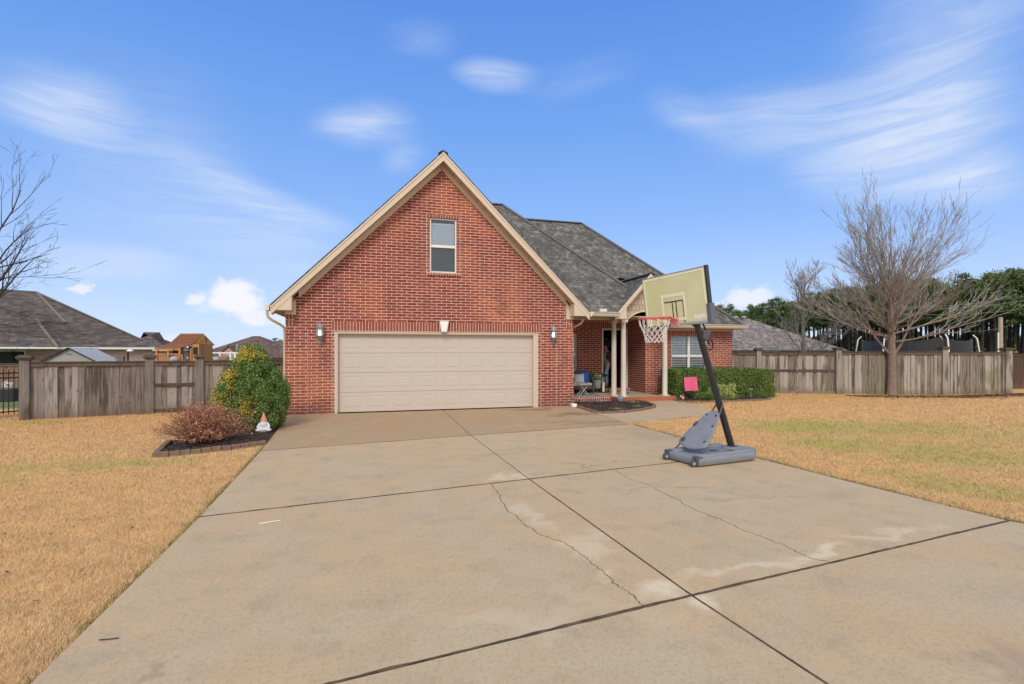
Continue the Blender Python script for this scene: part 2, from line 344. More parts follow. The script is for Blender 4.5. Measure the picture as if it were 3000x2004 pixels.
M['leaf_lime'] = leafmat('yellow_green_leaf', (.24,.30,.07), (.50,.50,.18), (.20,.28,.07), 5)
M['leaf_brown'] = leafmat('dry_brown_leaf', (.42,.18,.10), (.66,.36,.22), (.30,.12,.07), 6)
M['leaf_pine'] = leafmat('pine_needles', (.045,.075,.022), (.12,.165,.05), (.17,.195,.06), .35)
M['leaf_far'] = leafmat('far_leaf', (.05,.075,.04), (.10,.13,.07), (.07,.10,.06), .15)
m = NT('mulch'); p = m.pos(); f = m.noise(p, 22, 5, .75); m.col(m.mix(m.ramp(f, .4, .7), (.018,.012,.009), (.11,.07,.05))); m.rough(1); m.bump(f, 1, .05); M['mulch'] = m.mat
M['chip'] = leafmat('mulch_chip', (.025,.015,.011), (.10,.06,.04), (.16,.11,.08), 3)
M['edge'] = simple('edging_block', (.20,.13,.085), .95, .4, 12, .8)
M['plastic'] = simple('grey_plastic', (.205,.215,.235), .48, .22, 7, .15)
M['plastic_dk'] = simple('dark_grey_plastic', (.07,.075,.085), .45, .15, 5)
M['pole'] = simple('black_pole_paint', (.022,.023,.025), .4, .2, 10, .05)
M['silver'] = simple('silver_frame', (.40,.42,.44), .35, .1, 5, 0, .6)
M['rim'] = simple('faded_red_paint', (.62,.13,.11), .5, .12, 20)
M['rimpink'] = simple('faded_pink_plate', (.72,.36,.33), .5, .1, 20)
M['net'] = simple('white_net', (.78,.75,.70), .8, .08)
M['boardline'] = simple('board_line', (.84,.82,.55), .4, .04)
m = NT('yellowed_acrylic'); p = m.obj(); tr = m.n('ShaderNodeBsdfTransparent'); tr.inputs[0].default_value = (.8,.78,.5,1)
mx = m.n('ShaderNodeMixShader'); f = m.noise(p, 1.6, 3); m.col(m.mix(m.ramp(f, .35, .7), (.80,.77,.44), (.90,.87,.55))); m.rough(.3)
mx.inputs[0].default_value = .74; m.l(tr.outputs[0], mx.inputs[1]); m.l(m.b.outputs[0], mx.inputs[2]); m.l(mx.outputs[0], m.out.inputs['Surface']); M['acrylic'] = m.mat

# ------------------------------------------------------------------ terrain and paving
def gz(x, y):
    t = min(max((y-18.5)/12, 0), 1); t = t*t*(3-2*t); return -1.1*t
def structure(o, label=None): o['kind'] = 'structure'; return o
xs = [-600,-200,-80,-40]+list(np.arange(-26, 44, 2.0))+[60,90,160,300,700]; ys = [-60,-20]+list(np.arange(-6, 40, 1.5))+[50,70,100,160,300,600,1200]
b = MB(); nx = len(xs)
b.add([(x, y, gz(x, y)-.035) for y in ys for x in xs], [(j*nx+i, j*nx+i+1, (j+1)*nx+i+1, (j+1)*nx+i) for j in range(len(ys)-1) for i in range(nx-1)])
structure(b.build('ground', M['lawn'], smooth=True))
# driveway slabs, joints run slightly skew to the garage
L = [(-1.92,14.40),(-1.80,11.8),(-1.69,9.40),(-1.65,7.6),(-1.62,5.85),(-1.65,3.16),(-1.64,2.55),(-1.6,-4)]
Cc = [(2.09,14.40),(2.005,9.983),(2.054,6.39),(2.154,3.055),(2.24,2.05),(2.5,-4)]
Rr = [(6.06,14.40),(5.80,10.525),(5.86,6.95),(5.95,5.3),(6.10,3.53),(6.6,2.6),(8.5,1.2),(8.9,-4)]
slabs = [[L[0],Cc[0],Cc[1],L[2],L[1]], [Cc[0],Rr[0],(6.0,14.2),(5.90,12.62),Rr[1],Cc[1]], [L[2],Cc[1],Cc[2],L[4],L[3]], [Cc[1],Rr[1],Rr[2],Cc[2]],
         [L[4],Cc[2],Cc[3],L[6]], [Cc[2],Rr[2],Rr[3],Rr[4],Cc[3]], [L[6],Cc[3],Cc[4],Cc[5],L[7]], [Cc[3],Rr[4],Rr[5],Rr[6],Rr[7],Cc[5],Cc[4]]]
def shrink(poly, d):
    n = len(poly); out = []; A = sum(poly[i][0]*poly[(i+1)%n][1]-poly[(i+1)%n][0]*poly[i][1] for i in range(n)); sg = 1 if A > 0 else -1
    for i in range(n):
        p0, p1, p2 = Vector(poly[i-1]), Vector(poly[i]), Vector(poly[(i+1)%n])
        e1 = (p1-p0).normalized(); e2 = (p2-p1).normalized(); n1 = Vector((-e1.y, e1.x))*sg; n2 = Vector((-e2.y, e2.x))*sg
        k = n1+n2; dd = d/max(.3, (1+n1.dot(n2))/2)/2; out.append(p1+k*dd)
    return out
def slab(b, poly, z1=0.0, z0=-.09, gap=.006, bev=.003):
    a = shrink(poly, gap); c = shrink(poly, gap+bev); n = len(a)
    if sum(a[i][0]*a[(i+1)%n][1]-a[(i+1)%n][0]*a[i][1] for i in range(n)) < 0: a = a[::-1]; c = c[::-1]
    vs = [(p[0],p[1],z0) for p in a]+[(p[0],p[1],z1-bev) for p in a]+[(p[0],p[1],z1) for p in c]
    fs = [(i,(i+1)%n,n+(i+1)%n,n+i) for i in range(n)]+[(n+i,n+(i+1)%n,2*n+(i+1)%n,2*n+i) for i in range(n)]+[tuple(2*n+i for i in range(n))]
    b.add(vs, fs)
b = MB()
for i, s_ in enumerate(slabs): slab(b, s_, 0, gap=.008 if i < 4 else .011)
structure(b.build('driveway', M['conc']))
b = MB(); strip = [(Cc[1],Cc[2],.03),(Cc[2],Cc[3],.045),(Cc[3],Cc[4],.05),(Cc[4],Cc[5],.05),(L[6],Cc[3],.05),(Cc[3],Rr[4],.05),(L[4],Cc[2],.03),(Cc[2],Rr[2],.03),(L[2],Cc[1],.03),(Cc[1],Rr[1],.03),(Cc[0],Cc[1],.03)]
for i, (p, q, w_) in enumerate(strip): b.bar((p[0],p[1],-.0135-.0004*i), (q[0],q[1],-.0135-.0004*i), w_, .02)
# grime that spreads raggedly over the slab edges along the cross joints
for (p, q, hw_) in ((L[6],Cc[3],.015),(Cc[3],Rr[4],.015),(L[4],Cc[2],.017),(Cc[2],Rr[2],.017),(L[2],Cc[1],.018),(Cc[1],Rr[1],.018)):
    p = Vector((p[0],p[1],.0015)); q = Vector((q[0],q[1],.0015)); d = (q-p); n_ = int(d.length/.03); d.normalize(); s_ = Vector((-d.y, d.x, 0)); vs = []; wa = wb = hw_
    for i in range(n_+1):
        wa = min(max(wa+rnd.uniform(-.004,.004), hw_*.55), hw_*1.25); wb = min(max(wb+rnd.uniform(-.004,.004), hw_*.55), hw_*1.25); c_ = p.lerp(q, i/n_); vs += [c_+s_*wa, c_-s_*wb]
    b.add(vs, [(2*i, 2*i+1, 2*i+3, 2*i+2) for i in range(n_)])
structure(b.build('driveway_joint', M['joint']))
# cracks as thin jagged dirt lines in the slabs
def z8(x, y): return G(1200+x/1.677, 1300+y/1.677)
cr1 = [(400,200),(425,228),(442,252),(455,285),(480,335),(520,350),(560,395),(605,420),(620,435),(655,452),(700,465),(770,490),(795,512),(830,530),(862,555),(900,590),(935,615),(960,640),(990,665),(1010,690),(1060,720),(1100,745),(1130,785),(1155,800)]
cr2 = [(1010,130),(1050,155),(1075,170),(1100,182),(1170,200),(1230,235),(1300,265),(1330,278),(1350,300),(1390,318),(1400,325),(1460,345),(1500,362),(1560,385),(1640,425),(1740,460),(1785,478),(1830,495),(1900,530),(1960,560),(2060,580)]
for cr in (cr1, cr2):
    pts = [z8(*q) for q in cr]; fine = []
    for a, c in zip(pts, pts[1:]):
        for k in range(5):
            q = a.lerp(c, k/5); d = (c-a).normalized(); s_ = Vector((-d.y, d.x, 0)); fine.append(q+s_*rnd.uniform(-.012,.012))
    fine.append(pts[-1]); b = MB(); vs = []; fs = []
    for i, q in enumerate(fine):
        d = (fine[min(i+1,len(fine)-1)]-fine[max(0,i-1)]).normalized(); s_ = Vector((-d.y, d.x, 0)); w_ = rnd.uniform(.0018,.0045)
        vs += [q+s_*w_+Vector((0,0,.0015)), q-s_*w_+Vector((0,0,.0015))]
        if i: fs.append((2*i-2, 2*i-1, 2*i+1, 2*i))
    b.add(vs, fs); structure(b.build('driveway_crack', M['crack']))
# curved front path
lo = [(5.98,10.80),(6.9,11.0),(7.74,11.33),(8.3,11.42),(8.67,11.6),(9.0,11.78),(9.25,12.1),(9.40,12.5),(9.60,12.95),(9.78,13.6),(9.90,14.3),(9.93,15.33)]
up = [(8.70,15.22),(8.65,14.5),(8.46,13.75),(8.16,13.3),(7.45,12.8),(6.7,12.45),(6.15,12.44),(5.93,12.6),(5.83,10.86)]
b = MB(); slab(b, lo+up, -.002, gap=.003); structure(b.build('path', M['conc2']))

# grass blades (one uncountable mass)
def inpoly(px, py, poly):
    c = np.zeros(px.shape, bool); n = len(poly)
    for i in range(n):
        x1, y1 = poly[i][:2]; x2, y2 = poly[(i+1)%n][:2]
        cond = ((y1 > py) != (y2 > py)); xi = (x2-x1)*(py-y1)/((y2-y1) or 1e-9)+x1; c ^= cond & (px < xi)
    return c
DRV = L+[(9,-4)]+Rr[::-1][1:]
BEDL = [(-3.22,9.42),(-2.9,9.55),(-2.6,9.66),(-2.3,9.8),(-2.0,10.02),(-1.70,10.2),(-1.80,11.8),(-1.90,13.2),(-2.4,13.1),(-3.1,12.6),(-3.5,11.3),(-3.35,10.2)]
BEDC = [(6.03,14.3),(5.93,12.64),(6.17,12.52),(6.7,12.53),(7.41,12.87),(8.11,13.36),(8.40,13.8),(8.58,14.5),(8.62,15.22),(8.0,15.5),(6.06,15.6)]
BEDR = [(9.97,15.5),(9.93,14.75),(10.05,14.5),(10.6,14.42),(11.2,14.42),(12.03,14.40),(12.7,14.42),(13.2,14.55),(13.52,14.78),(14.6,15.6),(14.4,16.5),(10.05,16.5)]
HSE = [(-2,14.4),(6.1,14.4),(6.1,15.4),(13.5,15.4),(13.5,26),(-2,26)]
rs = np.random.RandomState(3)
def blades(n, box, near, power, hb, wb):
    pts = []; tot = 0
    while tot < n:
        d = near*(rs.rand(n*2)**(1/ (2-power)))*box; th = rs.uniform(-1.02, 1.02, n*2)+YAW-.0
        x = np.sin(th)*d; y = np.cos(th)*d; ok = (d > 2.0) & ~inpoly(x, y, DRV) & ~inpoly(x, y, lo+up) & ~inpoly(x, y, BEDL) & ~inpoly(x, y, BEDC) & ~inpoly(x, y, BEDR) & ~inpoly(x, y, HSE) & (y < 18)
        # skip what the frame never sees
        fx = x*math.sin(YAW)+y*math.cos(YAW); rx = x*math.cos(YAW)-y*math.sin(YAW); ok &= (fx > 1.5) & (np.abs(rx/fx) < 1.12)
        pts.append(np.stack([x[ok], y[ok], d[ok]], 1)); tot += ok.sum()
    P = np.concatenate(pts)[:n]; n = len(P); D = P[:,2]
    az = rs.uniform(0, 2*np.pi, n); lean = rs.uniform(.85, 1.52, n); h = hb*(1+.06*D)*rs.uniform(.5, 1.3, n); w = wb*(.6+.14*D)
    dx = np.cos(az)*np.sin(lean)*h; dy = np.sin(az)*np.sin(lean)*h; dz = np.cos(lean)*h+.004
    sx_ = -np.sin(az)*w; sy_ = np.cos(az)*w; z0 = -.034
    V = np.zeros((n, 3, 3)); V[:,0] = np.stack([P[:,0]-sx_, P[:,1]-sy_, np.full(n, z0)], 1); V[:,1] = np.stack([P[:,0]+sx_, P[:,1]+sy_, np.full(n, z0)], 1)
    V[:,2] = np.stack([P[:,0]+dx, P[:,1]+dy, z0+dz], 1); return V.reshape(-1, 3)
def mesh_tris(name, V, mat):
    n = len(V)//3; me = bpy.data.meshes.new(name); me.vertices.add(len(V)); me.vertices.foreach_set('co', V.astype(np.float32).ravel())
    me.loops.add(len(V)); me.loops.foreach_set('vertex_index', np.arange(len(V), dtype=np.int32)); me.polygons.add(n)
    me.polygons.foreach_set('loop_start', np.arange(0, len(V), 3, dtype=np.int32)); me.polygons.foreach_set('loop_total', np.full(n, 3, np.int32))
    me.materials.append(mat); me.update(calc_edges=True); me.validate(); o = bpy.data.objects.new(name, me); COL.objects.link(o); return o
V = blades(1050000, 1.0, 24, 1.35, .034, .0010)
g_ = mesh_tris('grass', V, M['blade']); tag(g_, 'short dormant tan grass covering the front lawn', 'grass', kind='stuff')
# greener grass leaning over the driveway edges
def edge_grass(line, n, side, sp=.05):
    out = []
    for _ in range(n):
        i = rnd.randrange(len(line)-1); a = Vector(line[i]); c = Vector(line[i+1]); t = rnd.random(); p = a.lerp(c, t); d = (c-a).normalized(); s_ = Vector((-d.y, d.x))*side
        if rnd.random() > .35+.65*abs(math.sin(p.y*2.3+p.x)): continue
        p = p+s_*abs(rnd.gauss(0, sp)); D = p.length; h = rnd.uniform(.02,.045); az = rnd.uniform(0, 6.28); ln = rnd.uniform(.5,1.4); w = .0016*(.6+.14*D)
        q = Vector((p.x, p.y, -.035)); u = Vector((-math.sin(az), math.cos(az), 0))*w
        out += [q-u, q+u, q+Vector((math.cos(az)*math.sin(ln)*h, math.sin(az)*math.sin(ln)*h, math.cos(ln)*h+.02))]
    return [tuple(v) for v in out]
Ls = [(-1.75,12),(-1.69,9.40),(-1.65,7.6),(-1.62,5.85),(-1.65,3.16),(-1.64,2.0)]; Rs = [(5.80,10.5),(5.86,6.95),(5.95,5.3),(6.10,3.53),(6.6,2.6)]
eg = edge_grass(Ls, 5000, -1, .03)+edge_grass(Rs, 9000, 1, .07)+edge_grass([(5.98,10.8),(7.74,11.33),(8.67,11.6)], 900, -1, .03)
g_ = mesh_tris('grass', np.array(eg), M['blade_green']); tag(g_, 'green tufts of grass fringing the driveway edges', 'grass', kind='stuff')

# ================================================================== the brick house
H = thing('brick_house', 'red brick single-storey house with steep front gable over a wide garage and grey shingle roof', 'house', (2, 14.48, 0))
YG = 14.48; XM = 2.06; ZR = 7.16; SL = .989
def zr(x): return ZR-SL*abs(x-XM)
def P(name, mb, mat, parent=None, **k): return mb.build(name, mat, parent or H, **k)
# garage front wall, pieces around the openings
b = MB(); y0 = YG; t = .22
def face(b, pts): b.prism([(x, y0, z) for x, z in pts], (0, t, 0))
OX0, OX1, OZ = -.80, 4.93, 2.185; WX0, WX1, WZ0, WZ1 = 1.727, 2.492, 3.863, 5.408
face(b, [(-2,-.12),(OX0,-.12),(OX0,OZ),(-2,OZ)]); face(b, [(OX1,-.12),(6.055,-.12),(6.055,OZ),(OX1,OZ)])
face(b, [(-2,OZ),(WX0,OZ),(WX0,zr(WX0)-.3),(-2,zr(-2)-.3)]); face(b, [(WX1,OZ),(6.055,OZ),(6.055,zr(6.055)-.3),(WX1,zr(WX1)-.3)])
face(b, [(WX0,OZ),(WX1,OZ),(WX1,WZ0),(WX0,WZ0)]); face(b, [(WX0,WZ1),(WX1,WZ1),(WX1,zr(WX1)-.3),(XM,zr(XM)-.3),(WX0,zr(WX0)-.3)])
P('garage_front_wall', b, M['brick'])
b = MB(); b.box(-2,-1.8,YG+.22,24,-.12,2.9); P('side_wall', b, M['brick'])
b = MB(); b.box(5.855,6.055,YG+.22,17.8,-.12,2.9); P('side_wall', b, M['brick'])
# entry wall with window and door holes
b = MB(); DX0, DX1, DZ0, DZ1 = 8.66, 9.62, .25, 2.45; Y = 17.8
for x0,x1,z0,z1 in ((6.055,6.66,-.1,3.0),(6.66,7.60,-.1,.92),(6.66,7.60,2.29,3.0),(7.60,DX0,-.1,3.0),(DX0,DX1,DZ1,3.0),(DX1,9.72,-.1,3.0)): b.box(x0,x1,Y,Y+.2,z0,z1)
P('entry_wall', b, M['brick'])
b = MB(); b.box(9.72,9.92,16.76,17.8,-.1,2.9); P('porch_side_wall', b, M['brick'])
b = MB(); V0,V1,VZ0,VZ1 = 10.80,12.33,.72,2.268
for x0,x1,z0,z1 in ((9.72,V0,-.1,2.62),(V1,13.45,-.1,2.62),(V0,V1,-.1,VZ0),(V0,V1,VZ1,2.62)): b.box(x0,x1,16.54,16.76,z0,z1)
P('bedroom_front_wall', b, M['brick'])
b = MB(); b.box(13.25,13.45,16.76,25,-1.2,2.62).box(-1.8,13.25,24.6,24.8,-1.2,2.62); P('rear_wall', b, M['brick'])
# soldier and rowlock courses, quoins
b = MB(); b.box(-.86,5.02,YG-.010,YG+.02,2.188,2.462); P('soldier_course', b, M['soldier'])
b = MB(); b.box(6.06,9.71,17.79,17.81,2.50,2.80); b.box(6.2,7.72,17.785,17.80,2.30,2.58); P('soldier_course', b, M['soldier'])
b = MB(); b.box(9.73,13.45,16.53,16.545,2.20,2.46); P('soldier_course', b, M['soldier'])
b = MB(); b.box(-2.01,-1.78,YG-.008,YG+.02,2.33,2.61); P('soldier_course', b, M['soldier']); b = MB(); b.box(5.83,6.063,YG-.008,YG+.02,2.33,2.61); P('soldier_course', b, M['soldier'])
b = MB(); b.box(WX0-.09,WX1+.09,YG-.012,YG+.05,WZ1,WZ1+.085); P('window_rowlock', b, M['rowlock']); b = MB(); b.box(WX0-.09,WX1+.09,YG-.035,YG+.06,WZ0-.085,WZ0)
P('window_rowlock', b, M['rowlock'])
for x0, x1 in ((-2.014,-1.475),(5.53,6.069)):
    for k in range(3):
        b = MB(); z = .02+k*.79; b.box(x0, x1, YG-.014, YG+.1, z, z+.395); P('quoin', b, M['brick'])
pm_ = simple('pale_mortar', (.55,.42,.38), .9, .2, 30)
for x, z0_, z1_, w_ in ((WX0-.095,WZ0-.085,WZ1+.085,.010),(WX1+.085,WZ0-.085,WZ1+.085,.010),(-.87,0,2.5,.012),(5.015,0,2.5,.012),(-1.47,0,2.25,.010),(5.52,0,2.25,.010)):
    b = MB(); b.box(x, x+w_, YG-.004, YG+.01, z0_, z1_); P('mortar_joint', b, pm_)
# roofs
def roof_obj(name, vs, fs, mat, thick=.04):
    b = MB(); b.add(vs, fs); o = P(name, b, mat); s = o.modifiers.new('solid', 'SOLIDIFY'); s.thickness = thick; s.offset = -1; return o
XL, XR = -2.32, 6.44
garage_roof = roof_obj('roof', [(XL,14.06,zr(XL)),(XM,14.06,ZR),(XR,14.06,zr(XR)),(XL,24,zr(XL)),(XM,24,ZR),(XR,24,zr(XR))], [(0,1,4,3),(1,2,5,4)], M['shingle'])
ax0, ax1, ay0, ay1, az = -2.1, 9.68, 14.98, 24.0, 2.9; ah = (ay1-ay0)/2
A = [(ax0,ay0,az),(ax1,ay0,az),(ax1,ay1,az),(ax0,ay1,az),(ax0+ah,ay0+ah,az+ah),(ax1-ah,ay0+ah,az+ah)]
# the main hip begins right of the garage eave so its underside stays above the porch
Hc = (8.713,15.947,3.867)
A2 = A+[(7.80,ay0,az),Hc,(8.713,17.65,3.867),(ax1,17.65,az)]
roof_main = roof_obj('roof', A2, [(0,6,7,5,4),(7,8,9,2,5),(2,3,4,5),(3,0,4)], M['shingle'])
by0, bx1, bz, bh = 16.05, 13.62, 2.62, 4.6
Bv = [(9.62,by0,bz),(bx1,by0,bz),(bx1-bh,by0+bh,bz+bh),(5.6,by0+bh,bz+bh),(5.6,17.9,bz+1.85),(9.62,17.9,bz+1.85),(bx1,by0+2*bh,bz),(1,by0+2*bh,bz)]
roof_wing = roof_obj('roof', Bv, [(0,1,2,5),(5,2,3,4),(1,6,2),(6,7,3,2)], M['shingle'])
px_, pz_, ph_ = 9.04, 4.22, 1.27; psl = 1.08
def pzr(x): return pz_-psl*abs(x-px_)
roof_porch = roof_obj('roof', [(px_-ph_,15.03,pzr(px_-ph_)),(px_,15.03,pz_),(px_+ph_,15.03,pzr(px_+ph_)),(px_-ph_,16.6,pzr(px_-ph_)),(px_,17.65,pz_),(px_+ph_,16.6,pzr(px_+ph_))], [(0,1,4,3),(1,2,5,4)], M['shingle'])
for ro, lines in ((garage_roof, [((XM,14.09,ZR-.01),(XM,19.3,ZR-.01))]), (roof_main, [(Hc,A[5]),(A[5],(A[5][0]-1.5,A[5][1],A[5][2]))]), (roof_wing, [(Bv[2],Bv[3]),(Bv[1],Bv[2])]), (roof_porch, [((px_,15.02,pz_),(px_,17.5,pz_))])):
    b = MB()
    for a, c in lines:
        a = Vector(a)+Vector((0,0,.022)); c = Vector(c)+Vector((0,0,.022)); n = int((c-a).length/.2); d = (c-a)/n
        sd = d.cross(Vector((0,0,1))).normalized()*.13; dr = Vector((0,0,-.075))
        for k in range(n):
            p = a+d*k; q = a+d*(k+1.12); lift = Vector((0,0,.014))
            b.add([p+lift+sd+dr, p+lift, p+lift-sd+dr, q+sd+dr, q, q-sd+dr], [(0,1,4,3),(1,2,5,4)])
    P('ridge_cap', b, M['cap'], ro)
# rake boards, soffits, friezes for a gable
def gable_trim(xm, zt, sl, hx, yf, yw, h, fh, kinked=True):
    z = lambda x: zt-sl*abs(x-xm)
    b = MB()
    for s in (-1, 1):
        e = xm+s*hx; b.prism([(xm,yf,z(xm)-.03),(e,yf,z(e)-.03),(e,yf,z(e)-h),(xm,yf,z(xm)-h)], (0,.025,0))
    P('rake_board', b, M['trim'])
    b = MB()
    for s in (-1, 1):
        e = xm+s*(hx+.01); b.prism([(xm,yf-.02,z(xm)-.02),(e,yf-.02,z(e)-.02),(e,yf-.02,z(e)-.095),(xm,yf-.02,z(xm)-.095)], (0,.02,0))
    P('rake_trim', b, M['trim_lt'])
    b = MB()
    for s in (-1, 1):
        e = xm+s*hx; b.add([(xm,yf+.025,z(xm)-h+.02),(e,yf+.025,z(e)-h+.02),(e,yw,z(e)-h+.02),(xm,yw,z(xm)-h+.02)], [(0,1,2,3)])
    P('soffit', b, M['soffit'])
    b = MB()
    for s in (-1, 1):
        e = xm+s*(hx-.62); b.prism([(xm,yw-.035,z(xm)-h+.02),(e,yw-.035,z(e)-h+.02),(e,yw-.035,z(e)-h-fh),(xm,yw-.035,z(xm)-h-fh)], (0,.035,0))
    P('frieze_board', b, M['trim'])
gable_trim(XM, ZR, SL, 4.36, 14.085, YG, .27, .135)
for s in (-1, 1):
    e = XM+s*4.37; i = XM+s*3.87; zi = zr(i)-.27; b = MB()
    b.prism([(e,14.095,2.70),(i,14.095,2.70),(i,14.095,zi+.01),(e,14.095,zr(e)-.04)], (0,.345,0)); P('eave_return', b, M['trim'])
    fx0, fx1 = (-2.012,-1.75) if s < 0 else (5.81,6.067)
    b = MB(); b.prism([(fx0,YG-.045,2.61),(fx1,YG-.045,2.61),(fx1,YG-.045,zr(fx1)-.40),(fx0,YG-.045,zr(fx0)-.30)], (0,.045,0)); P('frieze_board', b, M['trim'])
# left eave soffit, fascia and gutter; downspouts
b = MB(); b.box(-2.32,-2.0,14.44,24,2.70,2.73); P('soffit', b, M['soffit'])
def gutter(name, p0, p1, out, z):
    b = MB(); o = Vector(out); prof = [(0,-.12),(.04,-.12),(.075,-.07),(.085,-.02),(.125,-.005),(.125,.01),(0,.01)]
    b.prism([Vector(p0)+o*a+Vector((0,0,z+c)) for a, c in prof], Vector(p1)-Vector(p0)); return P(name, b, M['trim_lt'])
gutter('gutter', (-2.335,14.09,0), (-2.335,24,0), (-1,0,0), 2.81)
gutter('gutter', (6.47,14.96,0), (7.84,14.96,0), (0,-1,0), 2.88)
gutter('gutter', (6.45,14.10,0), (6.45,14.95,0), (1,0,0), 2.81)
gutter('gutter', (10.25,16.04,0), (13.70,16.04,0), (0,-1,0), 2.61)
b = MB(); b.box(7.15,7.40,14.90,15.10,2.90,3.0); P('gutter_guard', b, M['trim_lt'], bevel=.02)
b = MB(); b.tube([(-2.40,14.22,2.72),(-2.40,14.22,2.60),(-2.37,14.25,2.51),(-2.28,14.32,2.44),(-2.12,14.52,2.34),(-2.05,14.58,2.27),(-2.045,14.6,2.1),(-2.045,14.6,.05)], .035, 8); P('downspout', b, M['trim'], smooth=True)
b = MB(); b.tube([(6.54,14.88,2.78),(6.54,14.88,2.62),(6.48,14.88,2.52),(6.22,14.88,2.40),(6.13,14.88,2.32),(6.11,14.88,2.1),(6.11,14.88,.12)], .035, 8); P('downspout', b, M['trim'], smooth=True)
# porch: gable face, arch, beams, ceiling
b = MB(); arc = []; c0, c1 = 8.40, 9.70
for k in range(13):
    t_ = k/12; x = c0+(c1-c0)*t_; arc.append((x, 2.715+.27*math.sin(math.pi*t_)**.8))
top = [(px_+1.13, pzr(px_+1.13)-.2), (px_, pz_-.2), (px_-1.13, pzr(px_-1.13)-.2)]
for (x0,z0),(x1,z1) in zip(arc, arc[1:]):
    b.prism([(x0,15.40,z0),(x1,15.40,z1),(x1,15.40,max(pzr(x1)-.2, z1)),(x0,15.40,max(pzr(x0)-.2, z0))] if not (x0 < px_ < x1) else [(x0,15.40,z0),(x1,15.40,z1),(x1,15.40,pzr(x1)-.2),(px_,15.40,pz_-.2),(x0,15.40,pzr(x0)-.2)], (0,.1,0))
b.prism([(px_-1.13,15.40,2.715),(c0,15.40,2.715),(c0,15.40,pzr(c0)-.2),(px_-1.13,15.40,pzr(px_-1.13)-.2)], (0,.1,0))
b.prism([(c1,15.40,2.715),(px_+1.13,15.40,2.715),(px_+1.13,15.40,pzr(px_+1.13)-.2),(c1,15.40,pzr(c1)-.2)], (0,.1,0))
P('gable_siding', b, M['shake'])
b = MB()
for (x0,z0),(x1,z1) in zip(arc, arc[1:]): b.prism([(x0,15.375,z0-.012),(x1,15.375,z1-.012),(x1,15.375,z1+.045),(x0,15.375,z0+.045)], (0,.15,0))
P('arch_trim', b, M['trim'])
gable_trim(px_, pz_, psl, ph_+.01, 15.045, 15.40, .2, .04)
for s in (-1, 1):
    e = px_+s*(ph_+.01); i = px_+s*.87; b = MB()
    b.prism([(e,15.055,2.70),(i,15.055,2.70),(i,15.055,pzr(i)-.19),(e,15.055,pzr(e)-.05)], (0,.33,0)); P('eave_return', b, M['trim'])
b = MB(); b.box(6.06,8.22,15.80,15.93,2.70,2.88).box(8.05,8.18,15.40,15.80,2.70,2.88); P('porch_beam', b, M['trim'])
b = MB(); b.box(9.72,9.86,15.50,16.54,2.70,2.88); P('porch_beam', b, M['trim'])
b = MB(); b.box(6.06,7.77,14.98,15.80,2.77,2.80).box(6.06,9.72,15.93,17.8,2.80,2.83).box(8.18,9.72,15.5,15.93,2.80,2.83); P('porch_ceiling', b, M['trim'])
b = MB(); b.box(10.25,13.60,16.06,16.54,2.47,2.50); P('soffit', b, M['soffit'])
b = MB(); b.box(10.2,13.60,16.04,16.06,2.47,2.61).box(13.60,13.62,16.04,25,2.47,2.61); P('fascia', b, M['trim'])
b = MB(); b.box(9.73,13.47,16.515,16.54,2.455,2.475).box(9.73,13.47,16.50,16.54,2.40,2.455); P('frieze_board', b, M['trim'])
for (x, y) in ((8.12,15.86),(8.262,15.45),(9.83,15.45)):
    b = MB(); b.lathe([(.098,.16),(.10,.19),(.088,.21),(.086,.9),(.083,1.8),(.078,2.56),(.090,2.58),(.094,2.61)], (x,y,0), 20)
    b.box(x-.115,x+.115,y-.115,y+.115,.131,.165).box(x-.11,x+.11,y-.11,y+.11,2.61,2.70); P('column', b, M['column'], smooth=True)
b = MB(); b.box(6.06,9.72,15.72,17.8,.02,.13).box(7.99,10.03,15.22,15.72,.02,.13); P('porch_floor', b, M['conc2'])
b = MB(); b.box(6.06,7.98,15.60,15.72,-.05,.132); P('porch_edge', b, M['rowlock'])
b = MB(); b.box(7.98,10.05,15.10,15.22,-.05,.134).box(10.03,10.15,15.22,16.53,-.05,.134).box(7.87,7.99,15.10,15.59,-.05,.134); P('porch_edge', b, simple('red_brick_step', (.36,.115,.055), .8, .25, 14, .5))
b = MB(); b.box(8.5,9.70,17.60,17.80,.131,.25); P('door_step', b, M['rowlock'])
b = MB(); b.box(8.66,9.62,17.80,18.9,.20,.248); P('threshold', b, M['darkwood'])
# entrance: frame, opened door leaf, dark hall
b = MB(); b.box(8.60,8.66,17.77,17.99,.25,2.51).box(9.62,9.68,17.77,17.99,.25,2.51).box(8.66,9.62,17.77,17.99,2.45,2.51); P('door_frame', b, M['trim_lt'])
b = MB(); b.box(9.56,9.61,17.86,18.74,.26,2.44); b.box(9.545,9.56,17.98,18.62,1.4,2.2).box(9.545,9.56,17.98,18.62,.45,1.2); dr = P('front_door', b, M['darkwood'], bevel=.006)
b = MB(); b.ball((9.51,17.97,1.2), .032); P('handle', b, M['silver'], dr, smooth=True)
b = MB(); b.box(8.3,8.35,18.0,20.5,.2,2.8).box(10.3,10.35,18.0,20.5,.2,2.8).box(8.3,10.35,20.5,20.55,.2,2.8).box(8.3,10.35,18.0,20.5,2.75,2.8).box(8.3,10.35,18.9,20.5,.18,.2); P('hallway', b, M['dark'])
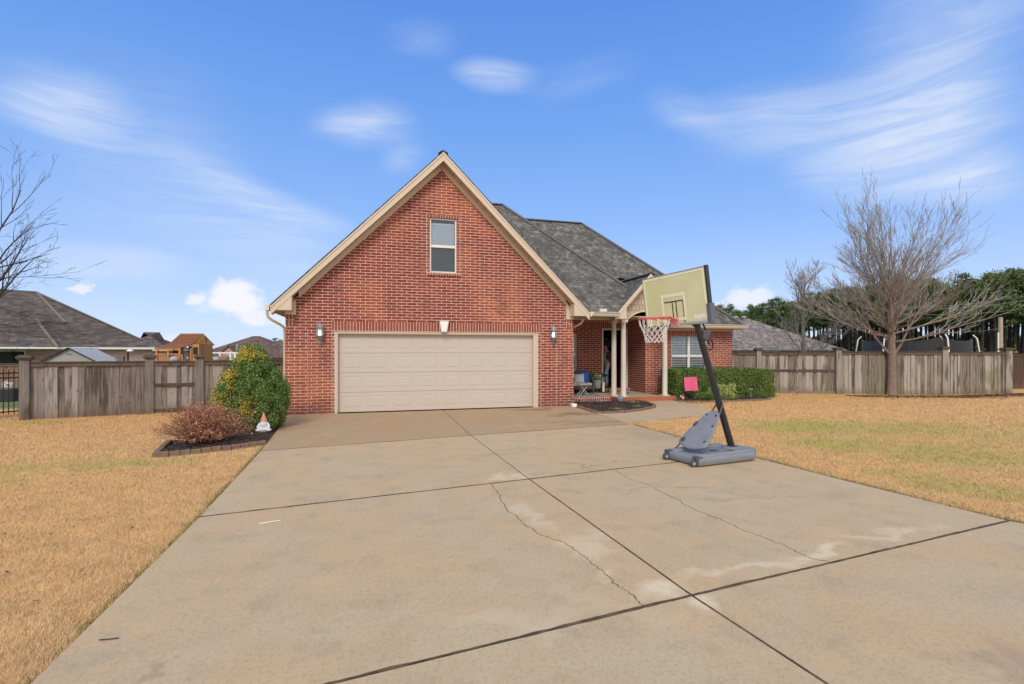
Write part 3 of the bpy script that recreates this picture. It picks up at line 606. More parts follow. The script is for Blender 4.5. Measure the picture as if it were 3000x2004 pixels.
# windows
def window(x0, x1, z0, z1, y, lights, slat=.05, screen=False, rail=.5, fr=.045, open_slats=False):
    f = MB(); Y0 = y+.045; Y1 = y+.11
    f.box(x0,x0+fr,Y0,Y1,z0,z1).box(x1-fr,x1,Y0,Y1,z0,z1).box(x0+fr,x1-fr,Y0,Y1,z1-fr,z1).box(x0+fr,x1-fr,Y0,Y1,z0,z0+fr)
    zm = z0+(z1-z0)*rail; w = (x1-x0)/lights
    for k in range(1, lights): f.box(x0+w*k-.045,x0+w*k+.045,Y0,Y1,z0+fr,z1-fr)
    for k in range(lights):
        a = x0+w*k+(fr if k == 0 else .045); c = x0+w*(k+1)-(fr if k == lights-1 else .045)
        f.box(a,c,Y0-.008,Y1-.01,zm-.035,zm+.035)
    w_ = P('window', f, M['vinyl'], bevel=.004)
    p = MB(); p.box(x0+fr,x1-fr,y+.085,y+.09,z0+fr,z1-fr); P('pane', p, M['glass'], w_)
    if screen:
        p = MB(); p.box(x0+fr+.005,x1-fr-.005,y+.060,y+.062,z0+fr+.003,zm-.036); P('insect_screen', p, M['screen'], w_)
    s = MB(); n = int((z1-z0-.1)/slat)
    for k in range(lights):
        a = x0+w*k+(fr if k == 0 else .045)+.01; c = x0+w*(k+1)-(fr if k == lights-1 else .045)-.01
        for j in range(n):
            z = z0+.06+j*slat; tl = .42 if open_slats else 1.12
            s.obox(((a+c)/2, y+.135, z), (1,0,0), (0,math.cos(tl),math.sin(tl)), (0,-math.sin(tl),math.cos(tl)), (c-a)/2, slat*(.52 if open_slats else .60), .0016)
        for q in (.2,.8): s.box(a+(c-a)*q-.003, a+(c-a)*q+.003, y+.105, y+.108, z0+.05, z1-.05)
    P('blind', s, M['blind'], w_)
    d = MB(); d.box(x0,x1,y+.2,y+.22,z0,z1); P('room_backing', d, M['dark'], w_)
window(WX0, WX1, WZ0, WZ1, YG, 1, .07, True, .485)
window(V0, V1, VZ0, VZ1, 16.54, 2, .062, False, .485, open_slats=True)
window(6.66, 7.60, .92, 2.29, 17.8, 1, .05, False, .45)
# garage door with raised panels
gx0, gx1, gy = -.715, 4.79, 14.625
G1 = (gx1-gx0)/8; SH = 2.14/4; gd = MB(); gd.box(gx0, gx1, gy+.03, gy+.06, .005, 2.14)
for r in range(4):
    z0 = r*SH+.005; z1 = (r+1)*SH-.003
    gd.box(gx0, gx1, gy+.004, gy+.03, z0, z1)
    for c in range(8):
        a0 = gx0+c*G1; a1 = a0+G1; mx = .082; mz = .095
        rr = [(a0,a1,z0,z1,gy)]+[(a0+mx+k, a1-mx-k, z0+mz+k, z1-mz-k, gy+dy) for k, dy in ((0,0),(.007,.020),(.022,.020),(.050,-.002))]
        vs = []
        for (xa,xb,za,zb,yy) in rr: vs += [(xa,yy,za),(xb,yy,za),(xb,yy,zb),(xa,yy,zb)]
        fs = []
        for k in range(len(rr)-1):
            for i in range(4): fs.append((k*4+i, k*4+(i+1)%4, k*4+4+(i+1)%4, k*4+4+i))
        k = len(rr)-1; fs.append((k*4,k*4+1,k*4+2,k*4+3)); gd.add(vs, fs)
    gd.add([(gx0,gy,z1),(gx1,gy,z1),(gx1,gy+.012,z1+.002),(gx0,gy+.012,z1+.002)], [(0,1,2,3)])
P('garage_door', gd, M['door'])
b = MB(); b.box(gx0,gx1,gy-.004,gy+.02,-.004,.004); P('weather_strip', b, M['black'])
b = MB(); b.box(OX0,gx0,YG+.012,gy+.06,-.01,2.185).box(gx1,OX1,YG+.012,gy+.06,-.01,2.185).box(gx0,gx1,YG+.012,gy+.06,2.125,2.185)
b.box(OX0,gx0-.05+.03,YG+.002,YG+.012,-.01,2.185).box(OX1-.06,OX1,YG+.002,YG+.012,-.01,2.185).box(OX0+.06,OX1-.06,YG+.002,YG+.012,2.145,2.185); P('garage_door_frame', b, M['trim'])
b = MB(); b.box(-.66,-.64,gy-.02,gy-.004,1.45,1.57); P('door_seal_clip', b, M['trim_lt'])

# wall lanterns (each its own thing)
def lantern(x, lab):
    t = thing('wall_lantern', lab, 'wall lantern', (x, YG, 2.1), group='coach lanterns beside the garage door'); y = 14.34
    b = MB(); b.lathe([(.0,.33),(.008,.325),(.012,.30),(.03,.285),(.055,.24),(.085,.205),(.115,.18),(.118,.17),(.07,.165)], (x,y,2.1), 8); b.build('cap', M['pewter'], t)
    b = MB(); b.lathe([(.082,-.03),(.084,.165)], (x,y,2.1), 8); b.build('lamp_glass', M['lampglass'], t)
    b = MB()
    for k in range(8):
        a = 2*math.pi*k/8; b.bar((x+.086*math.cos(a),y+.086*math.sin(a),2.07),(x+.088*math.cos(a),y+.088*math.sin(a),2.265),.008,.008)
    b.lathe([(.088,2.155),(.092,2.16),(.092,2.165),(.088,2.17)], (x,y,0), 16); b.build('cage', M['pewter'], t)
    b = MB(); b.lathe([(.02,-.03),(.03,-.02),(.034,.06),(.03,.10),(.012,.115)], (x,y,2.1), 12); b.build('bulb', M['bulb'], t, smooth=True)
    b = MB(); b.lathe([(.02,-.15),(.03,-.14),(.06,-.10),(.085,-.06),(.10,-.045),(.10,-.03)], (x,y,2.1), 12); b.tube([(x,y,1.96),(x,y+.02,1.92),(x,y+.07,1.90),(x,YG,1.94)], .016, 8); b.ball((x,y,1.90),.022)
    b.build('base', M['pewter'], t, smooth=True)
    b = MB(); b.lathe([(.0,0),(.05,0),(.05,.015),(.0,.02)], (0,0,0), 12)
    b = MB(); b.box(x-.045,x+.045,YG-.02,YG-.001,1.85,2.03); b.build('back_plate', M['pewter'], t, bevel=.01)
lantern(-1.155, 'lit grey metal wall lantern on the brick pier left of the garage door')
lantern(5.37, 'lit grey metal wall lantern on the brick pier right of the garage door')
t = thing('keystone_light', 'small white tapered light box centred above the garage door', 'wall light', (2.12, YG, 2.2))
b = MB(); b.prism([(2.045,YG-.11,2.19),(2.195,YG-.11,2.19),(2.25,YG-.13,2.50),(1.99,YG-.13,2.50)], (0,.115,0)); b.build('housing', M['white'], t, bevel=.012)
b = MB(); b.prism([(2.065,YG-.122,2.22),(2.175,YG-.122,2.22),(2.21,YG-.14,2.44),(2.03,YG-.14,2.44)], (0,.02,0)); b.build('diffuser', simple('milky_plastic', (.85,.85,.82), .3), t)
b = MB(); b.box(1.985,2.255,YG-.14,YG-.012,2.50,2.515); b.build('lid', M['trim_lt'], t)
# drain elbow
t = MB(); t.obox((5.93,14.14,.05),(1,0,0),(0,1,0),(0,0,1),.07,.10,.05); o = t.build('splash_elbow', M['white'], bevel=.02); tag(o, 'short white downspout elbow on the concrete at the garage corner', 'drain elbow')

# ================================================================== porch furniture
t = thing('loveseat', 'dark wicker loveseat with a pale seat cushion on the porch', 'loveseat', (7.1, 17.2, .13))
W = simple('dark_wicker', (.07,.055,.045), .8, .35, 60, .5)
b = MB(); b.box(6.35,7.86,17.38,17.46,.38,.94); b.build('backrest', W, t, bevel=.02)
b = MB(); b.box(6.35,7.86,16.92,17.38,.28,.42); b.build('seat', W, t, bevel=.01)
b = MB(); b.box(6.42,7.80,16.90,17.38,.42,.51); b.build('seat_cushion', simple('oat_cushion', (.50,.45,.40), .9), t, bevel=.03)
for x in (6.38, 7.86):
    b = MB(); b.tube([(x,16.93,.14),(x,16.93,.60),(x,17.0,.70),(x,17.15,.72),(x,17.42,.72)], .035, 8); b.build('armrest', W, t, smooth=True)
for x, y in ((6.40,17.40),(7.84,17.40),(6.40,16.95)):
    b = MB(); b.box(x-.025,x+.025,y-.025,y+.025,.131,.30); b.build('leg', W, t)
def cushion(name, c, w, h, d, rz, tilt, mat, lab, cat):
    n = 12; vs = []; b = MB()
    for s in (-1, 1):
        for j in range(n+1):
            for i in range(n+1):
                u = i/n*2-1; v = j/n*2-1; th = (1-abs(u)**2.5)*(1-abs(v)**2.5); pin = 1-.08*(1-abs(v))*0-.06*(abs(u)*abs(v)<.4)
                vs.append((u*w/2*(1-.07*(1-v*v)), s*d/2*th**.5, v*h/2*(1-.07*(1-u*u))))
    fs = []; N = (n+1)**2
    for k in range(2):
        for j in range(n):
            for i in range(n):
                a = k*N+j*(n+1)+i; q = (a, a+1, a+n+2, a+n+1); fs.append(q if k == 0 else q[::-1])
    R = Matrix.Rotation(rz, 3, 'Z') @ Matrix.Rotation(tilt, 3, 'X')
    b.add([Vector(c)+R@Vector(v) for v in vs], fs); o = b.build(name, mat, smooth=True, sharp=80); tag(o, lab, cat); return o
cushion('throw_pillow', (7.66,17.25,.70), .42, .40, .14, .15, -.25, simple('blue_fabric', (.03,.10,.42), .9, .1), 'plain bright blue throw pillow on the loveseat', 'pillow')
m = NT('patterned_fabric'); p = m.obj(); vv = m.n('ShaderNodeTexVoronoi'); m.l(m.scalev(p,(26,26,26)), vv.inputs['Vector']); vv.feature = 'DISTANCE_TO_EDGE'
m.col(m.mix(m.ramp(vv.outputs['Distance'], .06, .14), (.10,.22,.30), (.72,.70,.66))); m.rough(.9)
cushion('throw_pillow', (7.38,17.10,.67), .38, .34, .13, -.2, -.3, m.mat, 'white throw pillow with a blue grey pattern on the loveseat', 'pillow')
t = thing('folding_table', 'small white folding side table with crossed legs on the porch', 'side table', (7.2, 16.3, .13))
b = MB(); b.lathe([(.0,.50),(.20,.50),(.21,.51),(.21,.525),(.20,.53),(.0,.53)], (7.20,16.35,0), 24); b.build('tabletop', simple('pale_table', (.50,.52,.53), .4), t)
for y in (16.24, 16.46):
    for s in (-1, 1):
        b = MB(); b.tube([(7.20-s*.17,y,.135),(7.20+s*.15,y,.50)], .009, 6); b.build('leg', simple('table_metal', (.55,.57,.58), .4), t)
m = NT('patterned_rug'); p = m.pos(); m.col(m.mix(m.ramp(m.noise(p, 9, 4, .6, 2), .45, .55), (.035,.05,.10), (.32,.38,.45))); m.rough(1)
b = MB(); b.box(6.25,7.75,15.98,16.88,.1305,.140); tag(b.build('porch_rug', m.mat), 'blue and white patterned rug on the porch floor under the folding table', 'rug')
def leaves_on(b, c, r, n, ls, seed, squash=1, surface=.5):
    q = random.Random(seed); c = Vector(c)
    for _ in range(n):
        d = Vector((q.gauss(0,1), q.gauss(0,1), q.gauss(0,1))).normalized(); k = surface+(1-surface)*q.random()
        p = c+Vector((d.x*r[0]*k, d.y*r[1]*k, d.z*r[2]*k)); a = Vector((q.gauss(0,1), q.gauss(0,1), q.gauss(0,1))).normalized(); e = a.cross(d)
        if e.length < .1: continue
        e.normalize(); s_ = ls*q.uniform(.6,1.4); b.add([p-a*s_, p+e*s_*.45, p+a*s_, p-e*s_*.45], [(0,1,2,3)])
t = thing('potted_plant', 'grey green bucket planter with variegated leaves beside the loveseat', 'potted plant', (8.12,17.15,.13))
b = MB(); b.lathe([(.0,.30),(.10,.30),(.125,.34),(.14,.56),(.15,.57),(.15,.60),(.12,.60)], (8.12,17.15,0), 20); b.build('pot', simple('sage_pot', (.24,.29,.26), .5), t, smooth=True)
for a in range(3):
    b = MB(); b.tube([(8.12+.10*math.cos(a*2.1),17.15+.10*math.sin(a*2.1),.131),(8.12+.09*math.cos(a*2.1),17.15+.09*math.sin(a*2.1),.31)], .012, 6); b.build('stand_leg', M['black'], t)
b = MB(); leaves_on(b, (8.13,17.12,.70), (.20,.17,.13), 260, .035, 5); b.build('foliage', leafmat('variegated_leaf', (.10,.22,.12), (.45,.58,.42), (.05,.13,.05), 9), t)
t = thing('potted_plant', 'low dark green plant in a dark pot behind the variegated planter', 'potted plant', (8.0,17.5,.13))
b = MB(); b.lathe([(.0,.131),(.12,.131),(.15,.5),(.16,.52),(.12,.52)], (8.0,17.52,0), 16); b.build('pot', M['black'], t, smooth=True)
b = MB(); leaves_on(b, (7.98,17.5,.72), (.24,.16,.20), 300, .04, 9); b.build('foliage', M['leaf_hedge'], t)
t = thing('candle_lantern', 'tall dark lantern with a white pillar candle near the door', 'lantern', (8.42,17.25,.13))
b = MB(); b.box(8.27,8.57,17.12,17.40,.131,.16); b.build('base', M['black'], t)
b = MB()
for x in (8.285,8.555):
    for y in (17.135,17.385): b.bar((x,y,.16),(x,y,.72),.02,.02)
b.build('frame', M['black'], t)
b = MB(); b.add([(8.27,17.12,.72),(8.57,17.12,.72),(8.57,17.40,.72),(8.27,17.40,.72),(8.36,17.2,.82),(8.48,17.2,.82),(8.48,17.32,.82),(8.36,17.32,.82)], [(0,3,2,1),(4,5,6,7),(0,1,5,4),(1,2,6,5),(2,3,7,6),(3,0,4,7)]); b.tube([(8.38,17.26,.82),(8.39,17.26,.88),(8.42,17.26,.91),(8.45,17.26,.88),(8.46,17.26,.82)], .006, 6); b.build('lid', M['black'], t)
b = MB(); b.lathe([(.0,.161),(.05,.161),(.05,.50),(.045,.505),(.0,.50)], (8.40,17.24,0), 16); b.build('candle', simple('wax', (.8,.78,.7), .5), t, smooth=True)
b = MB(); b.box(8.75,9.45,17.0,17.5,.1305,.145); tag(b.build('door_mat', simple('grey_mat', (.22,.23,.20), 1, .3, 40)), 'grey door mat on the porch below the front door', 'door mat')
# wreath-like dark greenery in the hall
b = MB()
for k in range(60):
    a = 2*math.pi*k/60; leaves_on(b, (9.12+.16*math.cos(a), 18.55, 1.93+.17*math.sin(a)), (.07,.06,.07), 12, .035, 100+k)
tag(b.build('wreath', leafmat('dusky_leaf', (.03,.05,.035), (.13,.16,.11), (.05,.06,.03), 9)), 'dark leafy wreath in the open doorway above the person', 'wreath')

# ================================================================== person in the doorway
def skin(name, V_, E_, Rd, mat, parent=None, sub=2, root=0):
    me = bpy.data.meshes.new(name); off = wloc(parent) if parent else Vector((0,0,0)); me.from_pydata([tuple(Vector(v)-off) for v in V_], E_, []); me.materials.append(mat)
    o = bpy.data.objects.new(name, me); COL.objects.link(o); s = o.modifiers.new('skin', 'SKIN'); s.use_smooth_shade = True
    for i, r in enumerate(Rd): me.skin_vertices[0].data[i].radius = (r, r) if not hasattr(r, '__len__') else r
    for i in range(len(V_)): me.skin_vertices[0].data[i].use_root = (i == root)
    m_ = o.modifiers.new('sub', 'SUBSURF'); m_.levels = sub; m_.render_levels = sub
    if parent: o.parent = parent
    return o
pz = .25; ox, oy = 8.98, 18.12
per = thing('person', 'person in a brown cardigan and light jeans standing in the open doorway looking down', 'person', (ox, oy, pz))
def pp(x, y, z): return (ox+x, oy+y, pz+z)
SK = simple('skin_tone', (.50,.28,.19), .6, .05)
V_ = [pp(0,0,.92),pp(0,0,1.08),pp(-.01,0,1.28),pp(-.03,0,1.38),pp(-.06,-.02,1.46),pp(-.08,-.03,1.56),pp(-.085,-.035,1.63),
      pp(.10,.09,1.33),pp(.10,.11,1.10),pp(-.10,.03,1.02),pp(-.19,-.02,1.05), pp(.02,-.16,1.33),pp(.04,-.20,1.08),pp(-.13,-.17,1.05),pp(-.22,-.12,1.09),
      pp(.02,.10,.88),pp(.04,.11,.48),pp(.03,.11,.07),pp(-.08,.10,.03), pp(-.02,-.10,.88),pp(-.14,-.13,.49),pp(-.14,-.13,.07),pp(-.25,-.14,.03)]
E_ = [(0,1),(1,2),(2,3),(3,4),(4,5),(5,6),(3,7),(7,8),(8,9),(9,10),(3,11),(11,12),(12,13),(13,14),(0,15),(15,16),(16,17),(17,18),(0,19),(19,20),(20,21),(21,22)]
Rd = [.12,.11,.13,.08,.05,.078,.075,.05,.04,.032,.028,.05,.04,.032,.028,.085,.055,.04,.03,.085,.055,.04,.03]
body = skin('body', V_, E_, Rd, SK, per)
Jn = simple('light_denim', (.33,.42,.50), .9, .15, 8)
skin('jeans', [pp(0,0,.97),pp(0,0,.86),pp(.02,.10,.80),pp(.04,.11,.48),pp(.03,.11,.10),pp(-.03,-.10,.80),pp(-.14,-.13,.49),pp(-.14,-.13,.10)], [(0,1),(1,2),(2,3),(3,4),(1,5),(5,6),(6,7)], [.135,.13,.10,.075,.065,.10,.075,.065], Jn, per)
skin('cardigan', [pp(.02,0,.90),pp(.02,0,1.10),pp(.01,0,1.28),pp(-.02,0,1.40),pp(.10,.10,1.34),pp(.11,.12,1.10),pp(-.05,.05,1.03),pp(.03,-.17,1.34),pp(.05,-.215,1.10),pp(-.08,-.185,1.05)], [(0,1),(1,2),(2,3),(2,4),(4,5),(5,6),(2,7),(7,8),(8,9)], [.145,.135,.15,.07,.07,.058,.048,.07,.058,.048], simple('brown_knit', (.085,.045,.035), .95, .2, 40), per)
b = MB(); b.obox(pp(-.125,-.03,1.13),(1,0,0),(0,1,0),(0,0,1),.03,.075,.19); b.build('beige_top', simple('beige_knit', (.45,.34,.24), .9), per, bevel=.025)
b = MB(); b.ball(pp(-.065,-.02,1.635), (.095,.09,.105), 14, 10, .03); b.ball(pp(-.01,-.01,1.57), (.075,.085,.11), 12, 8, .04); b.build('hair', simple('dark_hair', (.02,.014,.012), .7), per, smooth=True)
b = MB()
for s in (-1, 1):
    b.ball(pp(-.150,-.03+s*.03,1.575), (.006,.010,.006), 8, 6)
b.build('eye', M['black'], per)
b = MB(); b.ball(pp(-.168,-.03,1.55), (.014,.010,.018), 8, 6); b.build('nose', SK, per, smooth=True)
b = MB(); b.ball(pp(-.155,-.03,1.515), (.006,.02,.005), 8, 6); b.build('mouth', simple('lip', (.35,.12,.10), .6), per)
for (wx, wy, wz, sd) in ((-.19,-.02,1.05,1),(-.22,-.12,1.09,-1)):
    for k in range(5):
        th = (k == 4); q = (k-1.5)*.017; L_ = (.062,.070,.066,.052,.045)[k]; w0 = pp(wx-.02, wy+(q if not th else sd*-.03), wz+(0 if not th else .01))
        skin('finger', [w0, (w0[0]-L_*.5, w0[1], w0[2]+(.006 if not th else .02)), (w0[0]-L_*.85, w0[1]+(0 if not th else sd*.01), w0[2]-.010+(.03 if th else 0))], [(0,1),(1,2)], [.0095,.0085,.007], SK, per, 1)
b = MB(); b.obox(pp(-.25,-.07,1.10),(.8,0,.6),(0,1,0),(-.6,0,.8),.07,.036,.005); tag(b.build('phone', M['black'], None, bevel=.004), 'dark phone held by the person in the doorway', 'phone')
for (x, y) in ((-.02,.11),(-.19,-.13)):
    b = MB(); b.ball(pp(x,y,.045), (.13,.045,.045), 12, 8); b.build('shoe', simple('tan_shoe', (.20,.15,.11), .7), per, smooth=True)

# ================================================================== basketball hoop (local frame: -x is the court side)
t = thing('basketball_hoop', 'portable basketball hoop with yellowed backboard and leaning black pole on a grey base', 'basketball hoop', (5.569, 6.854, 0), R_(9.72))
k_ = dict(local=True)
def rounded_slab(b, outline, z0, z1, r, n=4):
    c = Vector((sum(p[0] for p in outline)/len(outline), sum(p[1] for p in outline)/len(outline)))
    rings = [(1-.0, z0+r*.6), (1, z0+(z1-z0)*.5)]
    for i in range(n+1):
        a = math.pi/2*i/n; rings.append((-r*(1-math.cos(a)), z1-r+r*math.sin(a)))
    m_ = len(outline); vs = []; fs = []; prof = [(-r*.5, z0), (0, z0+r*.5), (0, z1-r)]+[(-r*(1-math.cos(math.pi/2*i/n)), z1-r+r*math.sin(math.pi/2*i/n)) for i in range(1, n+1)]
    for d, z in prof:
        q = shrink([tuple(p) for p in outline], -d) if d else [Vector(p) for p in outline]
        vs += [(p[0], p[1], z) for p in q]
    for i in range(len(prof)-1):
        for k in range(m_): fs.append((i*m_+k, i*m_+(k+1)%m_, (i+1)*m_+(k+1)%m_, (i+1)*m_+k))
    fs.append(tuple(range(m_-1,-1,-1))); fs.append(tuple((len(prof)-1)*m_+k for k in range(m_))); b.add(vs, fs)
def arcpts(cx, cy, r, a0, a1, n): return [(cx+r*math.cos(R_(a0+(a1-a0)*i/n)), cy+r*math.sin(R_(a0+(a1-a0)*i/n))) for i in range(n+1)]
out = arcpts(-1.02,-.30,.05,180,270,4)+arcpts(.02,-.29,.09,-90,-20,5)+arcpts(.28,-.10,.09,-30,0,3)+arcpts(.28,.10,.09,0,30,3)+arcpts(.02,.27,.09,40,90,5)+arcpts(-1.02,.30,.05,90,180,4)
b = MB(); rounded_slab(b, out, .012, .135, .04)
base = b.build('base', M['plastic'], t, smooth=True, sharp=50, **k_)
b = MB()
rounded_slab(b, arcpts(-.98,-.29,.04,180,270,3)+arcpts(.0,-.28,.05,-90,0,3)+arcpts(.0,-.20,.03,0,90,3)+arcpts(-.98,-.20,.03,90,180,3), .10, .168, .03)
rounded_slab(b, arcpts(-.98,.20,.03,180,270,3)+arcpts(.0,.20,.03,-90,0,3)+arcpts(.0,.28,.05,0,90,3)+arcpts(-.98,.28,.04,90,180,3), .10, .168, .03)
b.lathe([(.17,.12),(.15,.155),(.09,.165),(.085,.17)], (-.0,0,0), 20); b.build('base_ridge', M['plastic'], base, smooth=True, sharp=50, **k_)
b = MB(); b.lathe([(.055,.134),(.06,.142),(.03,.146)], (-.42,-.02,0), 20, 1.5, 1); b.lathe([(.05,.166),(.05,.171),(.02,.172)], (-.30,-.24,0), 16, 1.5, .6); b.build('fill_cap', M['plastic_dk'], base, smooth=True, **k_)
for sy in (-1, 1):
    b = MB(); b.box(-1.085,-.97,sy*.29-.05,sy*.29+.05,.03,.15); b.build('wheel_bracket', M['plastic_dk'], base, bevel=.012, **k_)
for sy in (-1, 1):
    vs = []; b = MB(); n = 20
    for k in range(n):
        a = 2*math.pi*k/n
        for yy, r in ((-.022,.040),(-.018,.052),(.018,.052),(.022,.040)): vs.append((-1.10+r*math.cos(a), sy*.28+yy, .053+r*math.sin(a)))
    fs = [(k*4+j, ((k+1)%n)*4+j, ((k+1)%n)*4+j+1, k*4+j+1) for k in range(n) for j in range(3)]+[tuple(k*4 for k in range(n)), tuple(k*4+3 for k in range(n))[::-1]]
    b.add(vs, fs); w_ = b.build('wheel', M['plastic_dk'], t, smooth=True, **k_)
    b = MB(); b.tube([(-1.10,sy*.28-.026,.053),(-1.10,sy*.28+.026,.053)], .022, 12); b.build('hub', simple('hub_grey', (.45,.46,.47), .4), w_, smooth=True, **k_)
ptop = Vector((-.76, 0, 2.10)); pdir = (ptop-Vector((0,0,.12))).normalized()
b = MB(); b.tube([Vector((0,0,.12)), Vector((0,0,.12))+pdir*1.0, ptop+pdir*.28], [.052,.051,.046], 24); b.lathe([(.085,.15),(.082,.175),(.06,.178)], (0,0,0), 24); b.tube([Vector((0,0,.12))+pdir*.98, Vector((0,0,.12))+pdir*1.04], .056, 24)
pole = b.build('pole', M['pole'], t, smooth=True, **k_)
# front shield with its struts
Pf = Vector((-.93,0,.17)); Pj = Vector((-.262,0,.83)); sd = (Pj-Pf).normalized(); nrm = Vector((-sd.z,0,sd.x))
sil = [(-.30,.13),(-.27,.10),(-.10,.045),(0,.035),(.10,.045),(.27,.10),(.30,.13),(.30,.20),(.25,.42),(.17,.66),(.11,.76),(.05,.80),(-.05,.80),(-.11,.76),(-.17,.66),(-.25,.42),(-.30,.20)]
def shp(u, v, d): return Pf+sd*v*1.0+Vector((0,1,0))*u*.92+nrm*d
vs = []; n = len(sil)
for sc, d in ((.97,-.018),(1,-.008),(1,.012),(.965,.024),(.55,.028)):
    for (u, v) in sil: vs.append(shp(u*sc, .42+(v-.42)*sc, d))
fs = [(i*n+k, i*n+(k+1)%n, (i+1)*n+(k+1)%n, (i+1)*n+k) for i in range(4) for k in range(n)]+[tuple(range(n-1,-1,-1)), tuple(4*n+k for k in range(n))]
b = MB(); b.add(vs, fs); sh = b.build('front_shield', M['plastic'], t, smooth=True, sharp=40, **k_)
b = MB()
for (u, v) in ((-.22,.20),(.24,.17),(.20,.46),(-.17,.50),(.10,.70),(-.10,.70)):
    c = shp(u, v, .027)
    for kk in range(1): b.add([c+Vector((0,1,0))*.020*math.cos(a)+sd*.020*math.sin(a) for a in [2*math.pi*i/14 for i in range(14)]]+[c+nrm*.002], [(i,(i+1)%14,14) for i in range(14)])
b.build('bolt_recess', M['black'], sh, **k_)
b = MB()
for (u, v) in ((.22,.17),(.19,.50)):
    c = shp(u, v, .0265); b.add([c+Vector((0,1,0))*.040*math.cos(a)+sd*.050*math.sin(a) for a in [2*math.pi*i/18 for i in range(18)]]+[c+nrm*.001], [(i,(i+1)%18,18) for i in range(18)])
b.build('recess_ring', M['plastic_dk'], sh, **k_)
for sy in (-1, 1):
    b = MB(); b.tube([Vector((-1.00,sy*.25,.13)), shp(sy*.27,.16,-.028), shp(sy*.10,.72,-.028), Vector((-.262,sy*.055,.86))], .013, 8); b.build('strut', M['plastic_dk'], t, smooth=True, **k_)
b = MB(); b.tube([(-.262,-.075,.86),(-.262,.075,.86)], .012, 10); b.build('strut_bolt', M['silver'], t, smooth=True, **k_)
# backboard frame
bc = Vector((-1.211,0,2.438)); tl = R_(6.69); ro = R_(1.56); ya = R_(-79.55-9.72)
r0 = Vector((math.cos(ya), math.sin(ya), 0)); nn = Vector((math.sin(ya), -math.cos(ya), 0)); u0 = Vector((0,0,1))*math.cos(tl)+nn*math.sin(tl)
bu = r0*math.cos(ro)+u0*math.sin(ro); bv = u0*math.cos(ro)-r0*math.sin(ro); bn = bu.cross(bv).normalized()
if bn.dot(nn) < 0: bn = -bn
BW, BH = 1.247, .743
def bp(u, v, d=0): return bc+bu*u+bv*v+bn*d
def bslab(b, u0_, u1_, v0_, v1_, d0, d1):
    vs = [bp(u, v, d) for d in (d0, d1) for u, v in ((u0_,v0_),(u1_,v0_),(u1_,v1_),(u0_,v1_))]
    b.add(vs, [(0,3,2,1),(4,5,6,7),(0,1,5,4),(1,2,6,5),(2,3,7,6),(3,0,4,7)])
b = MB(); bslab(b, -BW/2, BW/2, -BH/2, BH/2, -.006, 0); bb = b.build('backboard', M['acrylic'], t, **k_)
b = MB(); e = .045; w = .028
bslab(b,-BW/2+.012,-BW/2+.012+w,-BH/2+.03,BH/2-.012,.001,.003); bslab(b,BW/2-.012-w,BW/2-.012,-BH/2+.03,BH/2-.012,.001,.003); bslab(b,-BW/2+.012+w,BW/2-.012-w,BH/2-.012-w,BH/2-.012,.001,.003)
q0,q1,s0,s1 = -.255,.225,-.325,.08
bslab(b,q0,q0+.038,s0,s1,.001,.003); bslab(b,q1-.038,q1,s0,s1,.001,.003); bslab(b,q0+.038,q1-.038,s1-.045,s1,.001,.003); bslab(b,q0+.038,q1-.038,s0,s0+.04,.001,.003)
b.build('board_line', M['boardline'], bb, **k_)
b = MB(); bslab(b,-BW/2-.006,BW/2+.006,BH/2,BH/2+.012,-.03,.004); bslab(b,-BW/2-.012,-BW/2,-BH/2,BH/2+.012,-.03,.004); b.build('edge_frame', M['silver'], bb, **k_)
b = MB(); bslab(b,BW/2,BW/2+.03,-BH/2+.1,BH/2+.02,-.06,-.002); b.build('side_frame', M['pole'], bb, **k_)
b = MB(); bslab(b,BW/2-.02,BW/2+.055,-BH/2-.03,-BH/2+.24,-.075,.012); bslab(b,-BW/2,BW/2-.02,-BH/2-.03,-BH/2,-.07,-.010); b.build('edge_pad', simple('slate_pad', (.11,.12,.14), .45), bb, bevel=.008, **k_)
b = MB(); bslab(b,-.12,BW/2+.0,-BH/2-.028,-BH/2+.012,-.008,.010); b.build('bottom_pad', simple('pale_pad', (.36,.38,.40), .4), bb, bevel=.004, **k_)
b = MB()
for u, w in ((-.245,.018),(.135,.018)): bslab(b,u,u+w,-BH/2,BH/2-.02,-.035,-.012)
bslab(b,-.20,.19,-.055,-.035,-.05,-.012); b.build('rear_brace', M['pole'], bb, **k_)
b = MB(); 
for u in (-.045,.030): bslab(b,u,u+.018,-BH/2,-.045,-.005,.0022)
bslab(b,-.20,.187,-.045,-.028,-.004,.0022); bslab(b,.170,.187,-BH/2,-.045,-.005,.0022); b.build('mount_bar', M['black'], bb, **k_)
cu = bpy.data.curves.new('lettering', 'FONT'); cu.body = 'SPALDING'; cu.size = .062; cu.shear = .25; cu.space_character = .92; cu.extrude = .0008; cu.offset = .0010
tmp = bpy.data.objects.new('tmp', cu); COL.objects.link(tmp); dg = bpy.context.evaluated_depsgraph_get(); me = bpy.data.meshes.new_from_object(tmp.evaluated_get(dg)); bpy.data.objects.remove(tmp)
me.name = 'lettering'; me.materials.clear(); me.materials.append(simple('white_print', (.95,.95,.88), .5, .0)); x1_ = max(v.co.x for v in me.vertices)
for v in me.vertices: v.co = bp(.575-(x1_-v.co.x)*.78, -.325+v.co.y*1.35, .002+v.co.z)
lt = bpy.data.objects.new('lettering', me); COL.objects.link(lt); lt.parent = bb; lt['label'] = 'pale slanted SPALDING lettering at the lower right of the backboard'
